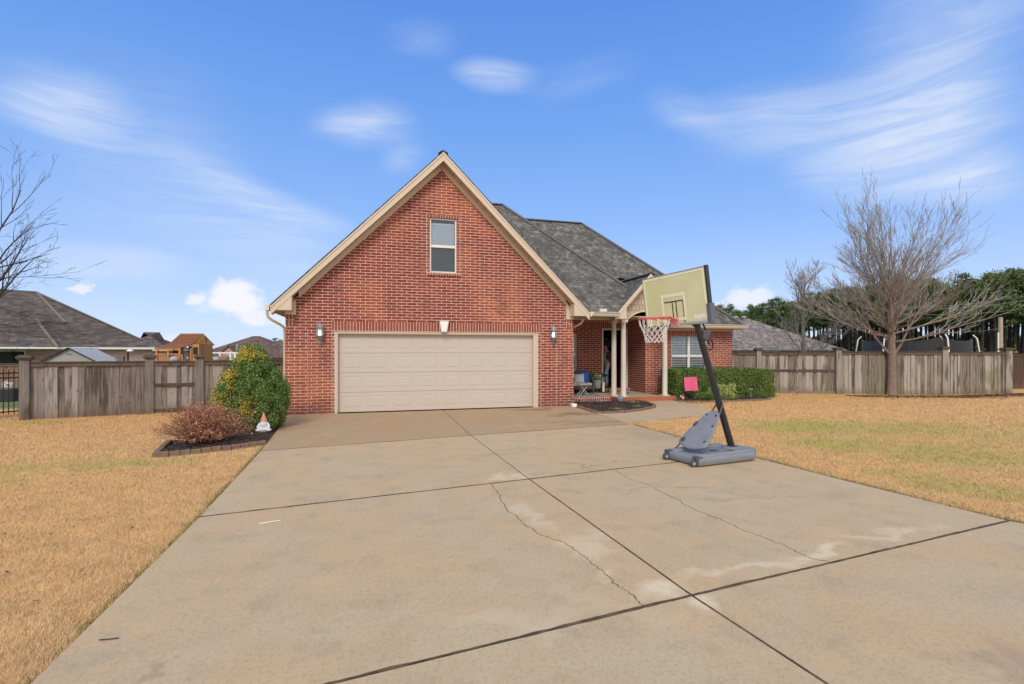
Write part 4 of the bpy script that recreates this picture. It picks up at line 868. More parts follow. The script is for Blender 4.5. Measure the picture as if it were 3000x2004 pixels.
# rim and net (ring centred in front of the board)
rc = bp(-.02, -.318, 0)+nn*.39+Vector((0,0,.028)); rr_ = .228
ru = (nn*math.cos(R_(3))+Vector((0,0,1))*math.sin(R_(3)*-1)).normalized(); rs_ = r0
def rp(a, r, z=0): return rc+ru*r*math.cos(a)+rs_*r*math.sin(a)+Vector((0,0,z))
b = MB(); b.tube([rp(2*math.pi*k/40, rr_) for k in range(41)], .010, 8, caps=False)
b.tube([rp(2*math.pi*k/40, rr_+.006, -.018) for k in range(9, 32)], .005, 6)
bs = bp(-.02,-.318,0)
b.tube([rp(R_(150), rr_), bs+rs_*.07+nn*.02, bs+rs_*.07+nn*.0+Vector((0,0,-.07))], .008, 6); b.tube([rp(R_(210), rr_), bs-rs_*.07+nn*.02, bs-rs_*.07+Vector((0,0,-.07))], .008, 6)
b.tube([rp(R_(130), rr_,-.01), bs+rs_*.09+nn*.03+Vector((0,0,-.10))], .007, 6); b.tube([rp(R_(230), rr_,-.01), bs-rs_*.09+nn*.03+Vector((0,0,-.10))], .007, 6)
rim = b.build('rim', M['rim'], t, smooth=True, **k_)
b = MB(); bslab(b,-.10,.07,-.40,-.27,.0045,.018); b.build('rim_plate', M['rimpink'], rim, bevel=.004, **k_)
b = MB(); b.bar(rp(R_(180), rr_-.01), bs+Vector((0,0,.015)), .13, .012); b.build('rim_bracket', M['rimpink'], rim, **k_)
b = MB()
for k in range(12): a = 2*math.pi*k/12; b.tube([rp(a,rr_-.004,-.006), rp(a+.05,rr_,-.035), rp(a+.1,rr_-.002,-.012)], .003, 4)
b.build('net_hook', M['rim'], rim, **k_)
b = MB(); lv = [(rr_-.004,-.022,0),(rr_-.022,-.10,0),(.175,-.165,.5),(.150,-.22,0),(.135,-.27,.5),(.125,-.315,0),(.12,-.355,.5)]; q = random.Random(4)
for k in range(12):
    for sg in (-1, 1):
        pts = []
        for i, (r, z, o_) in enumerate(lv):
            sw = 0 if i < 1 else sg*.5*(1 if i % 2 == 0 else 0)
            a = 2*math.pi*(k+sw)/12; pts.append(rp(a+q.uniform(-.04,.04), r+q.uniform(-.01,.01), z+q.uniform(-.012,.012)*(i > 0)))
        fine = []
        for a_, c_ in zip(pts, pts[1:]): fine += [a_, a_.lerp(c_, .5)+Vector((q.uniform(-.004,.004), q.uniform(-.004,.004), q.uniform(-.004,.004)))]
        b.tube(fine+[pts[-1]], .0036, 5)
b.build('net', M['net'], t, smooth=True, **k_)
# lift mechanism behind the board
b = MB()
for sy in (-1, 1):
    p_ = ptop+Vector((0,0,-.02)); b.bar(p_+Vector((.0,sy*.06,.10)), bp(0,.16,-.03)+Vector((0,sy*.06,0)), .012, .04); b.bar(p_+Vector((.02,sy*.06,-.02)), bp(0,-.14,-.03)+Vector((0,sy*.06,0)), .012, .04)
b.build('support_arm', M['pole'], t, **k_)
b = MB(); b.tube([bp(.08,-.22,-.06)+Vector((.12,0,0)), Vector((-.66,-.03,2.10)), Vector((-.585,-.045,1.93))], .014, 8); b.build('lift_rod', M['pole'], t, smooth=True, **k_)
b = MB(); b.prism([(-.685,-.065,1.86),(-.59,-.065,1.82),(-.50,-.065,1.97),(-.56,-.065,1.99),(-.67,-.065,1.98)], (0,.13,0)); lk = b.build('lift_handle', M['plastic_dk'], t, bevel=.012, **k_)
b = MB(); b.tube([(-.56+.0,-.05,1.86),(-.50,-.05,1.84),(-.47,-.05,1.78),(-.48,-.05,1.71),(-.53,-.05,1.68),(-.56,-.05,1.70)], .013, 8); b.tube([(-.57,-.05,1.86),(-.545,-.05,1.76)], .011, 8); b.build('grip', M['black'], lk, smooth=True, **k_)

# ================================================================== fences
def fence_run(root, pts, ztop, boards, rail, bw=.14, name='board_panel', skip=()):
    for a, c in zip(pts, pts[1:]):
        a = Vector((a[0],a[1],0)); c = Vector((c[0],c[1],0)); d = c-a; Ln = d.length; d.normalize(); nrm = Vector((-d.y, d.x, 0)); b = MB()
        x = 0
        while x < Ln-.02:
            w_ = min(bw*rnd.uniform(.72,1.1), Ln-x); g0 = gz(a.x, a.y)
            off = rnd.choice((-.020, .010))+rnd.uniform(-.003,.003); top = ztop-.02+rnd.uniform(-.006,.004); bot = -.05+rnd.uniform(0,.03)
            lean = rnd.uniform(-.006,.006); p = a+d*(x+w_/2)+nrm*off
            vs = []
            for z, l in ((bot,0),(top,lean)):
                for sx_, sy_ in ((-1,-1),(1,-1),(1,1),(-1,1)): vs.append(p+d*(sx_*(w_/2-.0035)+l)+nrm*sy_*.009+Vector((0,0,z)))
            b.add(vs, [(0,3,2,1),(4,5,6,7),(0,1,5,4),(1,2,6,5),(2,3,7,6),(3,0,4,7)]); x += w_
        b.build(name, boards, root)
        b = MB(); o = -nrm*.045 if (-nrm).y < 0 else nrm*.045
        b.obox((a+c)/2+o*.3+Vector((0,0,ztop+.012)), d, nrm, (0,0,1), Ln/2, .07, .016); b.obox((a+c)/2+o+Vector((0,0,ztop-.05)), d, nrm, (0,0,1), Ln/2-.003, .016, .045); b.build('top_rail', rail, root, bevel=.003)
def post(root, x, y, zt, mat, capm, s=.08, rot=.0):
    ax = Vector((math.cos(rot), math.sin(rot), 0)); ay = Vector((-ax.y, ax.x, 0)); b = MB()
    b.obox((x,y,(zt-.1)/2), ax, ay, (0,0,1), s, s, (zt+.0)/2); p = b.build('post', mat, root, bevel=.006)
    b = MB(); b.obox((x,y,zt+.0-.03), ax, ay, (0,0,1), s+.035, s+.035, .018); b.obox((x,y,zt+.01), ax, ay, (0,0,1), s+.055, s+.055, .02); b.obox((x,y,zt+.045), ax, ay, (0,0,1), s+.02, s+.02, .016); b.build('post_cap', capm, p, bevel=.004)
def rails(root, a, c, z, mat, h=.045, front=1):
    a = Vector((a[0],a[1],z)); c = Vector((c[0],c[1],z)); b = MB(); d = (c-a).normalized(); n_ = Vector((-d.y,d.x,0)); n_ = n_ if n_.y < 0 else -n_
    b.bar(a+n_*.035, c+n_*.035, .035, h*2); b.build('rail', mat, root, bevel=.004)
t = thing('wood_fence', 'weathered grey board fence with capped posts left of the house behind the big bush', 'fence', (-6, 15.6, 0))
fence_run(t, [(-7.93,15.36),(-5.62,15.91)], 1.37, M['wood'], M['wood_dk']); fence_run(t, [(-4.36,16.20),(-2.02,16.80)], 1.37, M['wood'], M['wood_dk'])
for x, y in ((-8.0,15.34),(-5.57,15.93),(-4.45,16.17)): post(t, x, y, 1.50, M['wood_post'], M['wood_dk'], .095, .24)
g_ = thing('fence_gate', 'weathered board gate with dark cross rails in the left fence', 'gate', (-5.0, 16.05, 0))
fence_run(g_, [(-5.46,15.95),(-4.56,16.16)], 1.36, M['wood'], M['wood_dk']); rails(g_, (-5.46,15.95), (-4.56,16.16), .74, M['wood_dk']); rails(g_, (-5.46,15.95), (-4.56,16.16), .07, M['wood_dk'], .03)
P1, P2, P3, P4, P5 = (15.07,17.04), (17.68,15.77), (21.42,14.49), (24.70,14.38), (13.5,17.8)
t = thing('wood_fence', 'long pale weathered board fence with mossy post caps right of the house', 'fence', (20, 15, 0))
fence_run(t, [P5, P1], 1.60, M['woodR'], M['wood_dk']); fence_run(t, [P2, P3], 1.61, M['woodR'], M['wood_dk']); fence_run(t, [P3, P4], 1.59, M['woodR'], M['wood_dk'], bw=.12)
for (x, y), zt, s in ((P1,1.71,.09),(P2,1.74,.10),(P3,1.76,.11),(P4,1.72,.13)): post(t, x, y, zt, M['wood_postR'], simple('mossy_cap', (.09,.075,.04), .9, .4, 9), s, -.3)
g_ = thing('fence_gate', 'wide double board gate with dark middle rail between capped posts in the right fence', 'gate', (16.4, 16.4, 0))
mid = ((P1[0]+P2[0])/2, (P1[1]+P2[1])/2)
for a, c in (((15.17,16.99), (mid[0]-.02, mid[1]+.01)), ((mid[0]+.02, mid[1]-.01), (17.58,15.82))):
    fence_run(g_, [a, c], 1.58, M['woodR'], M['wood_dk']); rails(g_, a, c, .88, M['wood_dk'], .05); rails(g_, a, c, .03, M['wood_postR'], .05)
t = thing('wood_fence', 'dark brown plank fence at the far right beyond the grey fence', 'fence', (29, 15.8, 0)); fence_run(t, [(25.4,15.9),(36,15.7)], 1.50, M['wood_brown'], M['wood_brown'])
t = thing('wood_fence', 'low tan plank fence far behind the black iron fence at the left edge', 'fence', (-13, 19.5, 0)); a_ = AT(-60,1100,20.6); c_ = AT(200,1100,20.4); fence_run(t, [(a_.x-3,a_.y+.3),(a_.x,a_.y),(c_.x,c_.y),(c_.x+3,c_.y-.8)], 1.13, M['wood_tanf'], M['wood_dk'])
t = thing('iron_fence', 'black iron picket fence at the left edge beside the wooden fence post', 'fence', (-8.7, 16, 0))
b = MB(); a_ = Vector((-8.55,16.35,0)); c_ = Vector((-11.2,12.2,0)); a2 = Vector((-7.5,16.9,0)); Ln = (c_-a_).length; d = (c_-a_).normalized()
for k in range(int(Ln/.11)): q_ = a_+d*k*.11; b.bar(q_+Vector((0,0,.06)), q_+Vector((0,0,1.18)), .016, .016)
d2 = (a2-a_); 
for k in range(1, 11): q_ = a_+d2*k/11; b.bar(q_+Vector((0,0,.06)), q_+Vector((0,0,1.18)), .016, .016)
b.build('picket', M['black'], t); b = MB()
for z in (.12,.98,1.10): b.bar(a_+Vector((0,0,z)), c_+Vector((0,0,z)), .03, .03); b.bar(a_+Vector((0,0,z)), a2+Vector((0,0,z)), .03, .03)
b.build('rail', M['black'], t); b = MB(); b.box(-8.61,-8.51,16.28,16.38,-.05,1.16); b.build('post', M['black'], t)
t = thing('planter_box', 'black planter with white fluffy blooms seen through the iron fence', 'planter', (-9.0,19.0,0)); c_ = AT(23,1150,17.0); c_.z = 0
b = MB(); b.box(c_.x-.22,c_.x+.22,c_.y-.15,c_.y+.15,-.02,.42); b.build('box', M['black'], t, bevel=.02)
b = MB(); leaves_on(b, (c_.x+.03,c_.y-.05,.55), (.16,.12,.14), 160, .04, 3); b.build('blooms', simple('white_petals', (.75,.74,.72), .8), t)

# ================================================================== planting beds
def bed(name, poly, seed):
    b = MB(); c = (sum(p[0] for p in poly)/len(poly), sum(p[1] for p in poly)/len(poly)); n = len(poly); rings = (1, .93, .75, .45, .12); q = random.Random(seed); vs = []
    fine = []
    for i in range(n):
        for k in range(4): fine.append((poly[i][0]+(poly[(i+1)%n][0]-poly[i][0])*k/4, poly[i][1]+(poly[(i+1)%n][1]-poly[i][1])*k/4))
    n = len(fine)
    for j, r in enumerate(rings):
        for p in fine: vs.append((c[0]+(p[0]-c[0])*r, c[1]+(p[1]-c[1])*r, -.02+.055*min(j,2)/2+q.uniform(-.008,.012)))
    fs = [(j*n+i, j*n+(i+1)%n, (j+1)*n+(i+1)%n, (j+1)*n+i) for j in range(len(rings)-1) for i in range(n)]+[tuple((len(rings)-1)*n+i for i in range(n))]
    b.add(vs, fs); structure(b.build(name, M['mulch'], smooth=True))
    b = MB(); cnt = 0
    xs_ = [p[0] for p in poly]; ys_ = [p[1] for p in poly]
    while cnt < 900:
        x = q.uniform(min(xs_), max(xs_)); y = q.uniform(min(ys_), max(ys_))
        if not inpoly(np.array([x]), np.array([y]), poly)[0]: continue
        a = q.uniform(0, 6.28); s_ = q.uniform(.012,.035); u = Vector((math.cos(a), math.sin(a), q.uniform(-.4,.4)))*s_; v = Vector((-math.sin(a), math.cos(a), q.uniform(-.5,.5)))*s_*.35
        b.quad((x,y,.045+q.uniform(-.01,.015)), u, v); cnt += 1
    tag(b.build('mulch_chips', M['chip']), {'l':'dark bark chips around the brown bush and gnome left of the driveway','c':'dark bark chips in the curved bed in front of the porch','r':'dark bark chips along the hedge under the bedroom window'}[name[-1]] if 0 else None, 'mulch', kind='stuff')
    return b
for nm, pl, sd_, lab in (('mulch_bed', BEDL, 1, 'dark bark chips around the brown bush and gnome left of the driveway'), ('mulch_bed', BEDC, 2, 'dark bark chips in the curved bed in front of the porch'), ('mulch_bed', BEDR, 3, 'dark bark chips along the hedge under the bedroom window')):
    bed(nm, pl, sd_); [o for o in COL.objects if o.name.startswith('mulch_chips')][-1]['label'] = lab
def edging(line, ln, grp, lab, h=.055, gap=.008):
    pts = [Vector((p[0],p[1],0)) for p in line]; seg = []; 
    for a, c in zip(pts, pts[1:]):
        L_ = (c-a).length; seg.append((a, c, L_))
    tot = sum(s_[2] for s_ in seg); n = int(tot/ln); protos = []
    for v in range(3):
        b = MB(); b.box(-ln/2+gap/2, ln/2-gap/2, -.045, .045, -.05, h+rnd.uniform(-.006,.006)); me_o = b.build('edging_block', M['edge'], bevel=.012); protos.append(me_o)
    for k in range(n):
        s_ = (k+.5)*tot/n; i = 0
        while s_ > seg[i][2] and i < len(seg)-1: s_ -= seg[i][2]; i += 1
        a, c, L_ = seg[i]; p = a+(c-a)*(s_/L_); o = protos[k] if k < 3 else protos[k%3].copy()
        if k >= 3: COL.objects.link(o)
        o.location = (p.x, p.y, rnd.uniform(-.012,.006)); o.rotation_euler = (rnd.uniform(-.04,.04), rnd.uniform(-.03,.03), math.atan2((c-a).y, (c-a).x)+rnd.uniform(-.04,.04)); o.scale = (tot/n/ln,1,1)
        tag(o, lab, 'edging block', grp)
edging([(-3.18,9.40),(-2.9,9.52),(-2.6,9.63),(-2.3,9.77),(-2.0,9.98),(-1.74,10.16)], .145, 'edging blocks by the brown bush', 'brown concrete edging block in the row in front of the brown bush')
edging([(-3.22,9.42),(-3.35,10.1),(-3.45,10.8)], .16, 'edging blocks by the brown bush side', 'brown concrete edging block in the short row running back beside the brown bush', .05)
edging([(6.02,14.1),(5.93,12.66),(6.17,12.50),(6.7,12.50),(7.41,12.84),(8.11,13.33),(8.42,13.8),(8.60,14.5),(8.64,15.05)], .20, 'edging blocks of the porch bed', 'mossy brown edging block around the curved bed in front of the porch', .055, .003)
edging([(9.97,15.1),(9.90,14.55),(10.1,14.40),(10.6,14.36),(12.03,14.36),(12.7,14.38),(13.2,14.50),(13.55,14.75),(13.8,15.1)], .22, 'edging blocks of the hedge bed', 'brown edging block along the bed below the hedge', .045, .003)

def leaf_mass(fn_list, n, ls, seed, mats, pick):
    q = random.Random(seed); b = MB()
    for _ in range(n):
        p, d = fn_list(q); a = Vector((q.gauss(0,1), q.gauss(0,1), q.gauss(0,1)+.3)).normalized(); e = a.cross(d+Vector((q.gauss(0,.5), q.gauss(0,.5), q.gauss(0,.5))))
        if e.length < .05: continue
        e.normalize(); s_ = ls*q.uniform(.6,1.35); b.mi = pick(p, q) if pick else 0; b.add([p-a*s_, p+e*s_*.5, p+a*s_, p-e*s_*.5], [(0,1,2,3)])
    return b
# big evergreen bush with golden patches
cB = Vector((-2.36,12.25,0)); t = thing('evergreen_bush', 'big rounded green bush with yellow orange patches at the left corner of the house', 'bush', cB)
lobes = []; q = random.Random(11)
for k in range(230):
    z = q.uniform(.06,1.66); f = z/1.84; R0 = .74*(1-abs(f-.40)**2.0*1.35)**.5 if f < .9 else .3; R0 = .77*math.sin(math.pi*min(1,(f*.86+.17)))**.65*(1 if f < .40 else (1-(f-.40)*.85))
    a = q.uniform(0, 2*math.pi); lobes.append((cB+Vector((math.cos(a)*R0*.84, math.sin(a)*R0*.84, z)), q.uniform(.10,.19)))
lobes += [(cB+Vector((.05+.09*k_i,-.60-.03*(k_i%2),.14+.12*(k_i%4))), .14) for k_i in range(-4,6)]+[(cB+Vector((-.04,0,1.70)), .12), (cB+Vector((-.08,-.1,1.62)), .15), (cB+Vector((.05,-.1,1.55)), .17)]
gold = [(Vector((-.45,-.30,.62)),.34),(Vector((-.62,-.15,.75)),.26),(Vector((.02,-.62,.52)),.22),(Vector((-.02,-.62,.68)),.12),(Vector((-.12,-.2,1.60)),.24),(Vector((-.38,-.35,1.15)),.22),(Vector((.22,-.2,1.58)),.12),(Vector((-.5,-.1,1.0)),.16),(Vector((.20,-.62,.60)),.10),(Vector((-.3,-.5,.9)),.13)]
def fB(q):
    c, r = q.choice(lobes); d = Vector((q.gauss(0,1), q.gauss(0,1), q.gauss(0,1))).normalized(); p = c+d*r*q.uniform(.55,1.05); p.z = max(p.z, .03); return p, d
def pkB(p, q):
    r = p-cB
    for c, s_ in gold:
        if (r-c).length < s_*q.uniform(.55,1.12): return 1 if q.random() < .9 else 0
    return 0
leaf_mass(fB, 60000, .021, 12, None, pkB).build('foliage', [M['leaf'], M['leaf_gold']], t)
b = MB()
for k in range(9): a = k*.7; b.tube([(cB.x,cB.y,-.03),(cB.x+.2*math.cos(a),cB.y+.2*math.sin(a),.5),(cB.x+.4*math.cos(a),cB.y+.4*math.sin(a),1.1)], [.03,.02,.008], 5)
b.build('stem', M['bark'], t)
# twiggy brown bush
def twig_bush(root, c, n, R0, H0, seed, mat, leafm, leafn, leafs, lean=(0,0)):
    q = random.Random(seed); b = MB(); lf = MB()
    for _ in range(n):
        a = q.uniform(0, 2*math.pi); el = q.uniform(.15, 1.45); L_ = q.uniform(.7,1.05); p = Vector(c)+Vector((math.cos(a)*.10*q.random(), math.sin(a)*.10*q.random(), -.02))
        d = Vector((math.cos(a)*math.cos(el)*R0+lean[0], math.sin(a)*math.cos(el)*R0+lean[1], math.sin(el)*H0))*L_; pts = [p]
        for k in range(1, 6):
            f = k/5; pts.append(p+d*f+Vector((q.uniform(-.03,.03), q.uniform(-.03,.03), .10*math.sin(f*2.4)+q.uniform(-.02,.02))))
        b.tube(pts, [.006,.005,.004,.003,.0025,.0015], 4)
        for k in range(2, 6):
            for s_ in range(2):
                o = pts[k]+(pts[k-1]-pts[k])*q.random(); e = o+Vector((q.uniform(-.10,.10), q.uniform(-.10,.10), q.uniform(-.02,.12))); b.tube([o, e], [.0025,.001], 3)
                for _ in range(leafn):
                    pt = o.lerp(e, q.random())+Vector((q.gauss(0,.015), q.gauss(0,.015), q.gauss(0,.015))); u = Vector((q.gauss(0,1), q.gauss(0,1), q.gauss(0,1))).normalized(); v = u.cross(Vector((q.gauss(0,1), q.gauss(0,1), q.gauss(0,1)))).normalized(); s2 = leafs*q.uniform(.5,1.4)
                    lf.add([pt-u*s2, pt+v*s2*.45, pt+u*s2, pt-v*s2*.45], [(0,1,2,3)])
    b.build('stem', mat, root); lf.build('foliage', leafm, root)
t = thing('dried_bush', 'low twiggy bush with dry reddish brown leaves inside the block edging', 'bush', (-2.72,10.30,0)); twig_bush(t, (-2.80,10.40,0), 330, .84, .70, 21, simple('brown_twig', (.24,.11,.07), .9, .3, 5), M['leaf_brown'], 3, .017)
# hedge
q = random.Random(5); t = thing('hedge', 'long clipped dark green hedge under the bedroom window', 'hedge', (12.3,15.75,0)); hx0, hx1, hy0, hy1, hh = 10.12, 14.25, 15.15, 16.25, 1.03
def fH(q):
    s_ = q.random()
    x = q.uniform(hx0, hx1); y = q.uniform(hy0, hy1); z = hh
    if s_ < .30: d = Vector((0,0,1)); z = hh-q.random()**2*.10
    elif s_ < .78: d = Vector((0,-1,0)); y = hy0+q.random()**2*.14; z = q.uniform(.02, hh)
    elif s_ < .90: d = Vector((1,0,0)); x = hx1-q.random()**2*.14; z = q.uniform(.02, hh)
    else: d = Vector((-1,0,0)); x = hx0+q.random()**2*.14; z = q.uniform(.02, hh)
    wob = .05*math.sin(x*3.1)+.04*math.sin(x*7.3+y*5)+.03*math.sin(z*9+x*5)
    e = Vector((x-(hx0+hx1)/2, y-(hy0+hy1)/2, z-hh/2)); rnd_c = max(0, abs(e.x)/((hx1-hx0)/2)-.93)*4+max(0, z/hh-.88)*1.5
    y += (wob if d.y < 0 else 0)+max(0, z/hh-.85)*.5*(1 if y < 15.7 else -1)*.6; z += (wob*.5 if d.z > 0 else 0)-max(0, x-13.6)*.13
    if x > hx1-.25: y += (x-hx1+.25)*.6*(1 if y < 15.7 else -1); z -= (x-hx1+.25)*.25
    return Vector((x, y, max(z,.01))), d
leaf_mass(fH, 34000, .026, 6, None, None).build('foliage', M['leaf_hedge'], t)
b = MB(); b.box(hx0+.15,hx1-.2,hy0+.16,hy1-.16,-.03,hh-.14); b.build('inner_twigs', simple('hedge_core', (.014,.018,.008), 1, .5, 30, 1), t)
t = thing('small_shrub', 'low yellow green shrub in front of the hedge behind the hoop pole', 'shrub', (11.7,14.85,0)); q = random.Random(8); sl = [(Vector((11.75+q.uniform(-.42,.42), 14.85+q.uniform(-.22,.22), q.uniform(.08,.45))), q.uniform(.08,.16)) for _ in range(40)]
def fS(q): c, r = q.choice(sl); d = Vector((q.gauss(0,1), q.gauss(0,1), q.gauss(0,1))).normalized(); p = c+d*r; p.z = max(p.z,.02); return p, d
leaf_mass(fS, 3600, .026, 9, None, None).build('foliage', M['leaf_lime'], t)
b = MB(); [b.tube([(11.75,14.85,-.02),(11.75+.3*math.cos(k),14.85+.2*math.sin(k),.35)], [.01,.004], 4) for k in range(8)]; b.build('stem', M['bark'], t)
t = thing('small_shrub', 'tiny bright green plant at the left foot of the yellow green shrub', 'shrub', (11.05,14.75,0)); sl2 = [(Vector((11.05+q.uniform(-.15,.15), 14.75+q.uniform(-.1,.1), q.uniform(.05,.28))), q.uniform(.05,.09)) for _ in range(14)]
def fS2(q): c, r = q.choice(sl2); d = Vector((q.gauss(0,1), q.gauss(0,1), q.gauss(0,1))).normalized(); p = c+d*r; p.z = max(p.z,.02); return p, d
leaf_mass(fS2, 900, .026, 10, None, None).build('foliage', leafmat('bright_leaf', (.08,.17,.04), (.18,.30,.08), (.1,.2,.05)), t)
# garden tufts in the porch bed
for (x, y, lab) in ((6.75,13.05,'left pale green grass clump in the porch bed'), (7.75,13.55,'pale yellow green grass clump at the right end of the porch bed'), (8.15,14.6,'pale grass clump beside the step at the back of the porch bed')):
    b = MB(); q = random.Random(int(x*10))
    for _ in range(90):
        a = q.uniform(0,6.28); r = q.uniform(0,.16); p = Vector((x+r*math.cos(a)*1.6, y+r*math.sin(a), .03)); a2 = q.uniform(0,6.28); l = q.uniform(.04,.10); u = Vector((math.cos(a2),math.sin(a2),.5))*l; s_ = Vector((-math.sin(a2),math.cos(a2),0))*.005
        b.add([p-s_, p+s_, p+u], [(0,1,2)])
    tag(b.build('grass_clump', leafmat('pale_blade', (.35,.36,.15), (.55,.50,.25), (.30,.36,.12))), lab, 'grass clump', 'grass clumps in the porch bed')

# ================================================================== ornaments
t = thing('garden_gnome', 'white seated bearded gnome with an orange cone hat before the big bush', 'garden gnome', (-1.99,11.42,.03)); gx_, gy_ = -1.99, 11.42
m_g = simple('white_stone', (.66,.65,.66), .8, .2, 25, .5, bscale=50)
b = MB(); b.lathe([(.0,.0),(.10,.01),(.12,.05),(.09,.12),(.075,.17),(.06,.20)], (gx_,gy_,.03), 16, 1, .8); b.ball((gx_-.095,gy_-.03,.065),(.055,.06,.035),12,8,.05); b.ball((gx_+.095,gy_-.03,.065),(.055,.06,.035),12,8,.05)
b.tube([(gx_-.07,gy_,.20),(gx_-.105,gy_-.03,.14),(gx_-.10,gy_-.07,.09)],[.022,.02,.018],8); b.tube([(gx_+.07,gy_,.20),(gx_+.105,gy_-.03,.14),(gx_+.10,gy_-.07,.09)],[.022,.02,.018],8); b.ball((gx_,gy_,.235),(.062,.058,.055),12,8); b.build('body', m_g, t, smooth=True)
b = MB(); b.lathe([(.0,.0),(.035,.02),(.055,.07),(.062,.115),(.045,.14)], (gx_,gy_-.055,.085), 14, 1, .6); b.ball((gx_-.022,gy_-.07,.222),(.026,.018,.012),10,6); b.ball((gx_+.022,gy_-.07,.222),(.026,.018,.012),10,6); b.build('beard', m_g, t, smooth=True)
b = MB(); b.ball((gx_,gy_-.072,.24),(.014,.014,.014),10,6); b.build('nose', m_g, t, smooth=True)
b = MB(); b.lathe([(.064,.0),(.068,.012),(.055,.04),(.030,.11),(.010,.17),(.0,.18)], (gx_,gy_,.245), 16); b.build('hat', simple('faded_orange', (.60,.22,.14), .8, .15, 20), t, smooth=True)
t = thing('garden_gnome', 'small red hatted gnome with a white beard beside the right end of the porch step', 'garden gnome', (10.22,15.0,.0))
b = MB(); b.lathe([(.0,0),(.05,.0),(.055,.05),(.045,.09),(.035,.11)], (10.22,14.98,.03), 12); b.build('body', simple('red_paint', (.50,.05,.05), .6), t, smooth=True)
b = MB(); b.lathe([(.0,0),(.04,.02),(.045,.06),(.02,.09)], (10.21,14.95,.04), 12, 1, .6); b.ball((10.13,14.97,.14),(.025,.02,.03),8,6); b.build('beard', M['white'], t, smooth=True)
b = MB(); b.lathe([(.048,.10),(.05,.11),(.02,.17),(.0,.21)], (10.22,14.98,.03), 12); b.build('hat', simple('red_hat', (.55,.06,.06), .6), t, smooth=True)
t = thing('garden_flag', 'pink garden flag on a thin black stand in front of the hedge', 'garden flag', (10.35,14.75,0))
fa = Vector((10.14,14.85,0)); fb = Vector((10.62,14.70,0))
b = MB(); b.tube([(10.16,14.85,-.02),(10.15,14.85,.88)], .006, 6); b.tube([(10.15,14.85,.80),(10.60,14.72,.80)], .005, 6); b.tube([(10.50,14.75,-.02),(10.50,14.75,.36)], .004, 6); b.build('stand', M['black'], t)
b = MB(); n = 10
vs = []
for s_ in (0, 1):
    for j in range(n+1):
        for i in range(n+1):
            u = i/n; v = j/n; p = Vector((10.17,14.84,.79)).lerp(Vector((10.585,14.72,.80)), u)+Vector((.035*v, 0, -.46*v)); p.y += .016*math.sin(u*7+v*3)-.0015*s_; vs.append(p)
N = (n+1)**2; fs = [(s_*N+j*(n+1)+i, s_*N+j*(n+1)+i+1, s_*N+(j+1)*(n+1)+i+1, s_*N+(j+1)*(n+1)+i) for s_ in (0,1) for j in range(n) for i in range(n)]
b.add(vs, fs); m = NT('pink_cloth'); p = m.obj(); m.col(m.mix(m.ramp(m.noise(p, 9, 4, .6, 1.5), .60, .66, 0, .6), (.70,.10,.22), (.85,.42,.48))); m.rough(.8); b.build('flag', m.mat, t, smooth=True)
def path_light(x, y, h, lab):
    t = thing('path_light', lab, 'path light', (x, y, 0), group='solar path lights in the beds')
    b = MB(); b.tube([(x,y,-.03),(x,y,h-.10)], .009, 8); b.build('stake', M['silver'], t); b = MB(); b.lathe([(.0,h-.11),(.035,h-.10),(.045,h-.03),(.045,h-.02)], (x,y,0), 14); b.build('lens', M['lampglass'], t)
    b = MB(); b.lathe([(.075,h-.025),(.08,h-.015),(.05,h+.005),(.0,h+.012)], (x,y,0), 16); b.build('cap', M['pewter'], t, smooth=True)
path_light(8.15,14.95,.36,'path light in the mulch below the porch columns'); path_light(12.83,14.85,.34,'path light beside the hedge end in the right bed')
b = MB(); b.ball((7.92,15.02,.12),(.12,.10,.10),14,10,.03); b.lathe([(.05,0),(.09,.01),(.09,.05),(.07,.08)],(7.92,15.02,.03),14); tag(b.build('garden_stone', simple('blue_grey_stone', (.20,.22,.26), .8, .2, 20), smooth=True), 'rounded blue grey stone beside the path light below the columns', 'stone')
for (a, l, w, mt, lab, rz) in ((G(619*1.278,1198*1.278), .19, .004, 'white', 'thin pale stick lying on the driveway slab', .25), (G(250*1.278,1467*1.278), .10, .0035, 'twig_dark', 'short dark twig on the driveway near the left lawn edge', -.1)):
    b = MB(); u = Vector((math.cos(rz), math.sin(rz), 0)); b.tube([a-u*l/2+Vector((0,0,.006)), a+Vector((0,-.008,.009)), a+u*l/2+Vector((0,0,.007))], w, 6); tag(b.build('stick', M[mt]), lab, 'stick')
# leaf litter under the big tree
def litter(pts, n, s0, mat, lab, seed):
    q = random.Random(seed); b = MB()
    for _ in range(n):
        x, y = pts(q)
        if inpoly(np.array([x]), np.array([y]), DRV)[0] or inpoly(np.array([x]), np.array([y]), lo+up)[0]: continue
        a = q.uniform(0,6.28); s_ = s0*q.uniform(.5,1.4); u = Vector((math.cos(a), math.sin(a), q.uniform(-.3,.3)))*s_; v = Vector((-math.sin(a), math.cos(a), q.uniform(-.3,.3)))*s_*.6; b.quad((x,y,.0+q.uniform(0,.015)), u, v)
    tag(b.build('fallen_leaves', mat), lab, 'leaves', kind='stuff')
litter(lambda q: (q.uniform(16.5,25.5), 0) if 0 else ((lambda x: (x, (14.9-.35*(x-18) if x < 21 else 14.0)-abs(q.gauss(0,.45))-.12))(q.uniform(17.2,26))), 2600, .035, leafmat('litter', (.09,.045,.025), (.24,.13,.07), (.12,.06,.03)), 'brown leaf litter along the foot of the right fence', 2)
litter(lambda q: (lambda r, a: (r*math.sin(a), r*math.cos(a)))(q.uniform(4,15), YAW+q.choice((q.uniform(-.85,-.45), q.uniform(.45,.8)))), 260, .012, leafmat('litter2', (.05,.03,.02), (.15,.09,.05), (.08,.05,.03)), 'scattered bits of dead leaf on the lawn', 4)

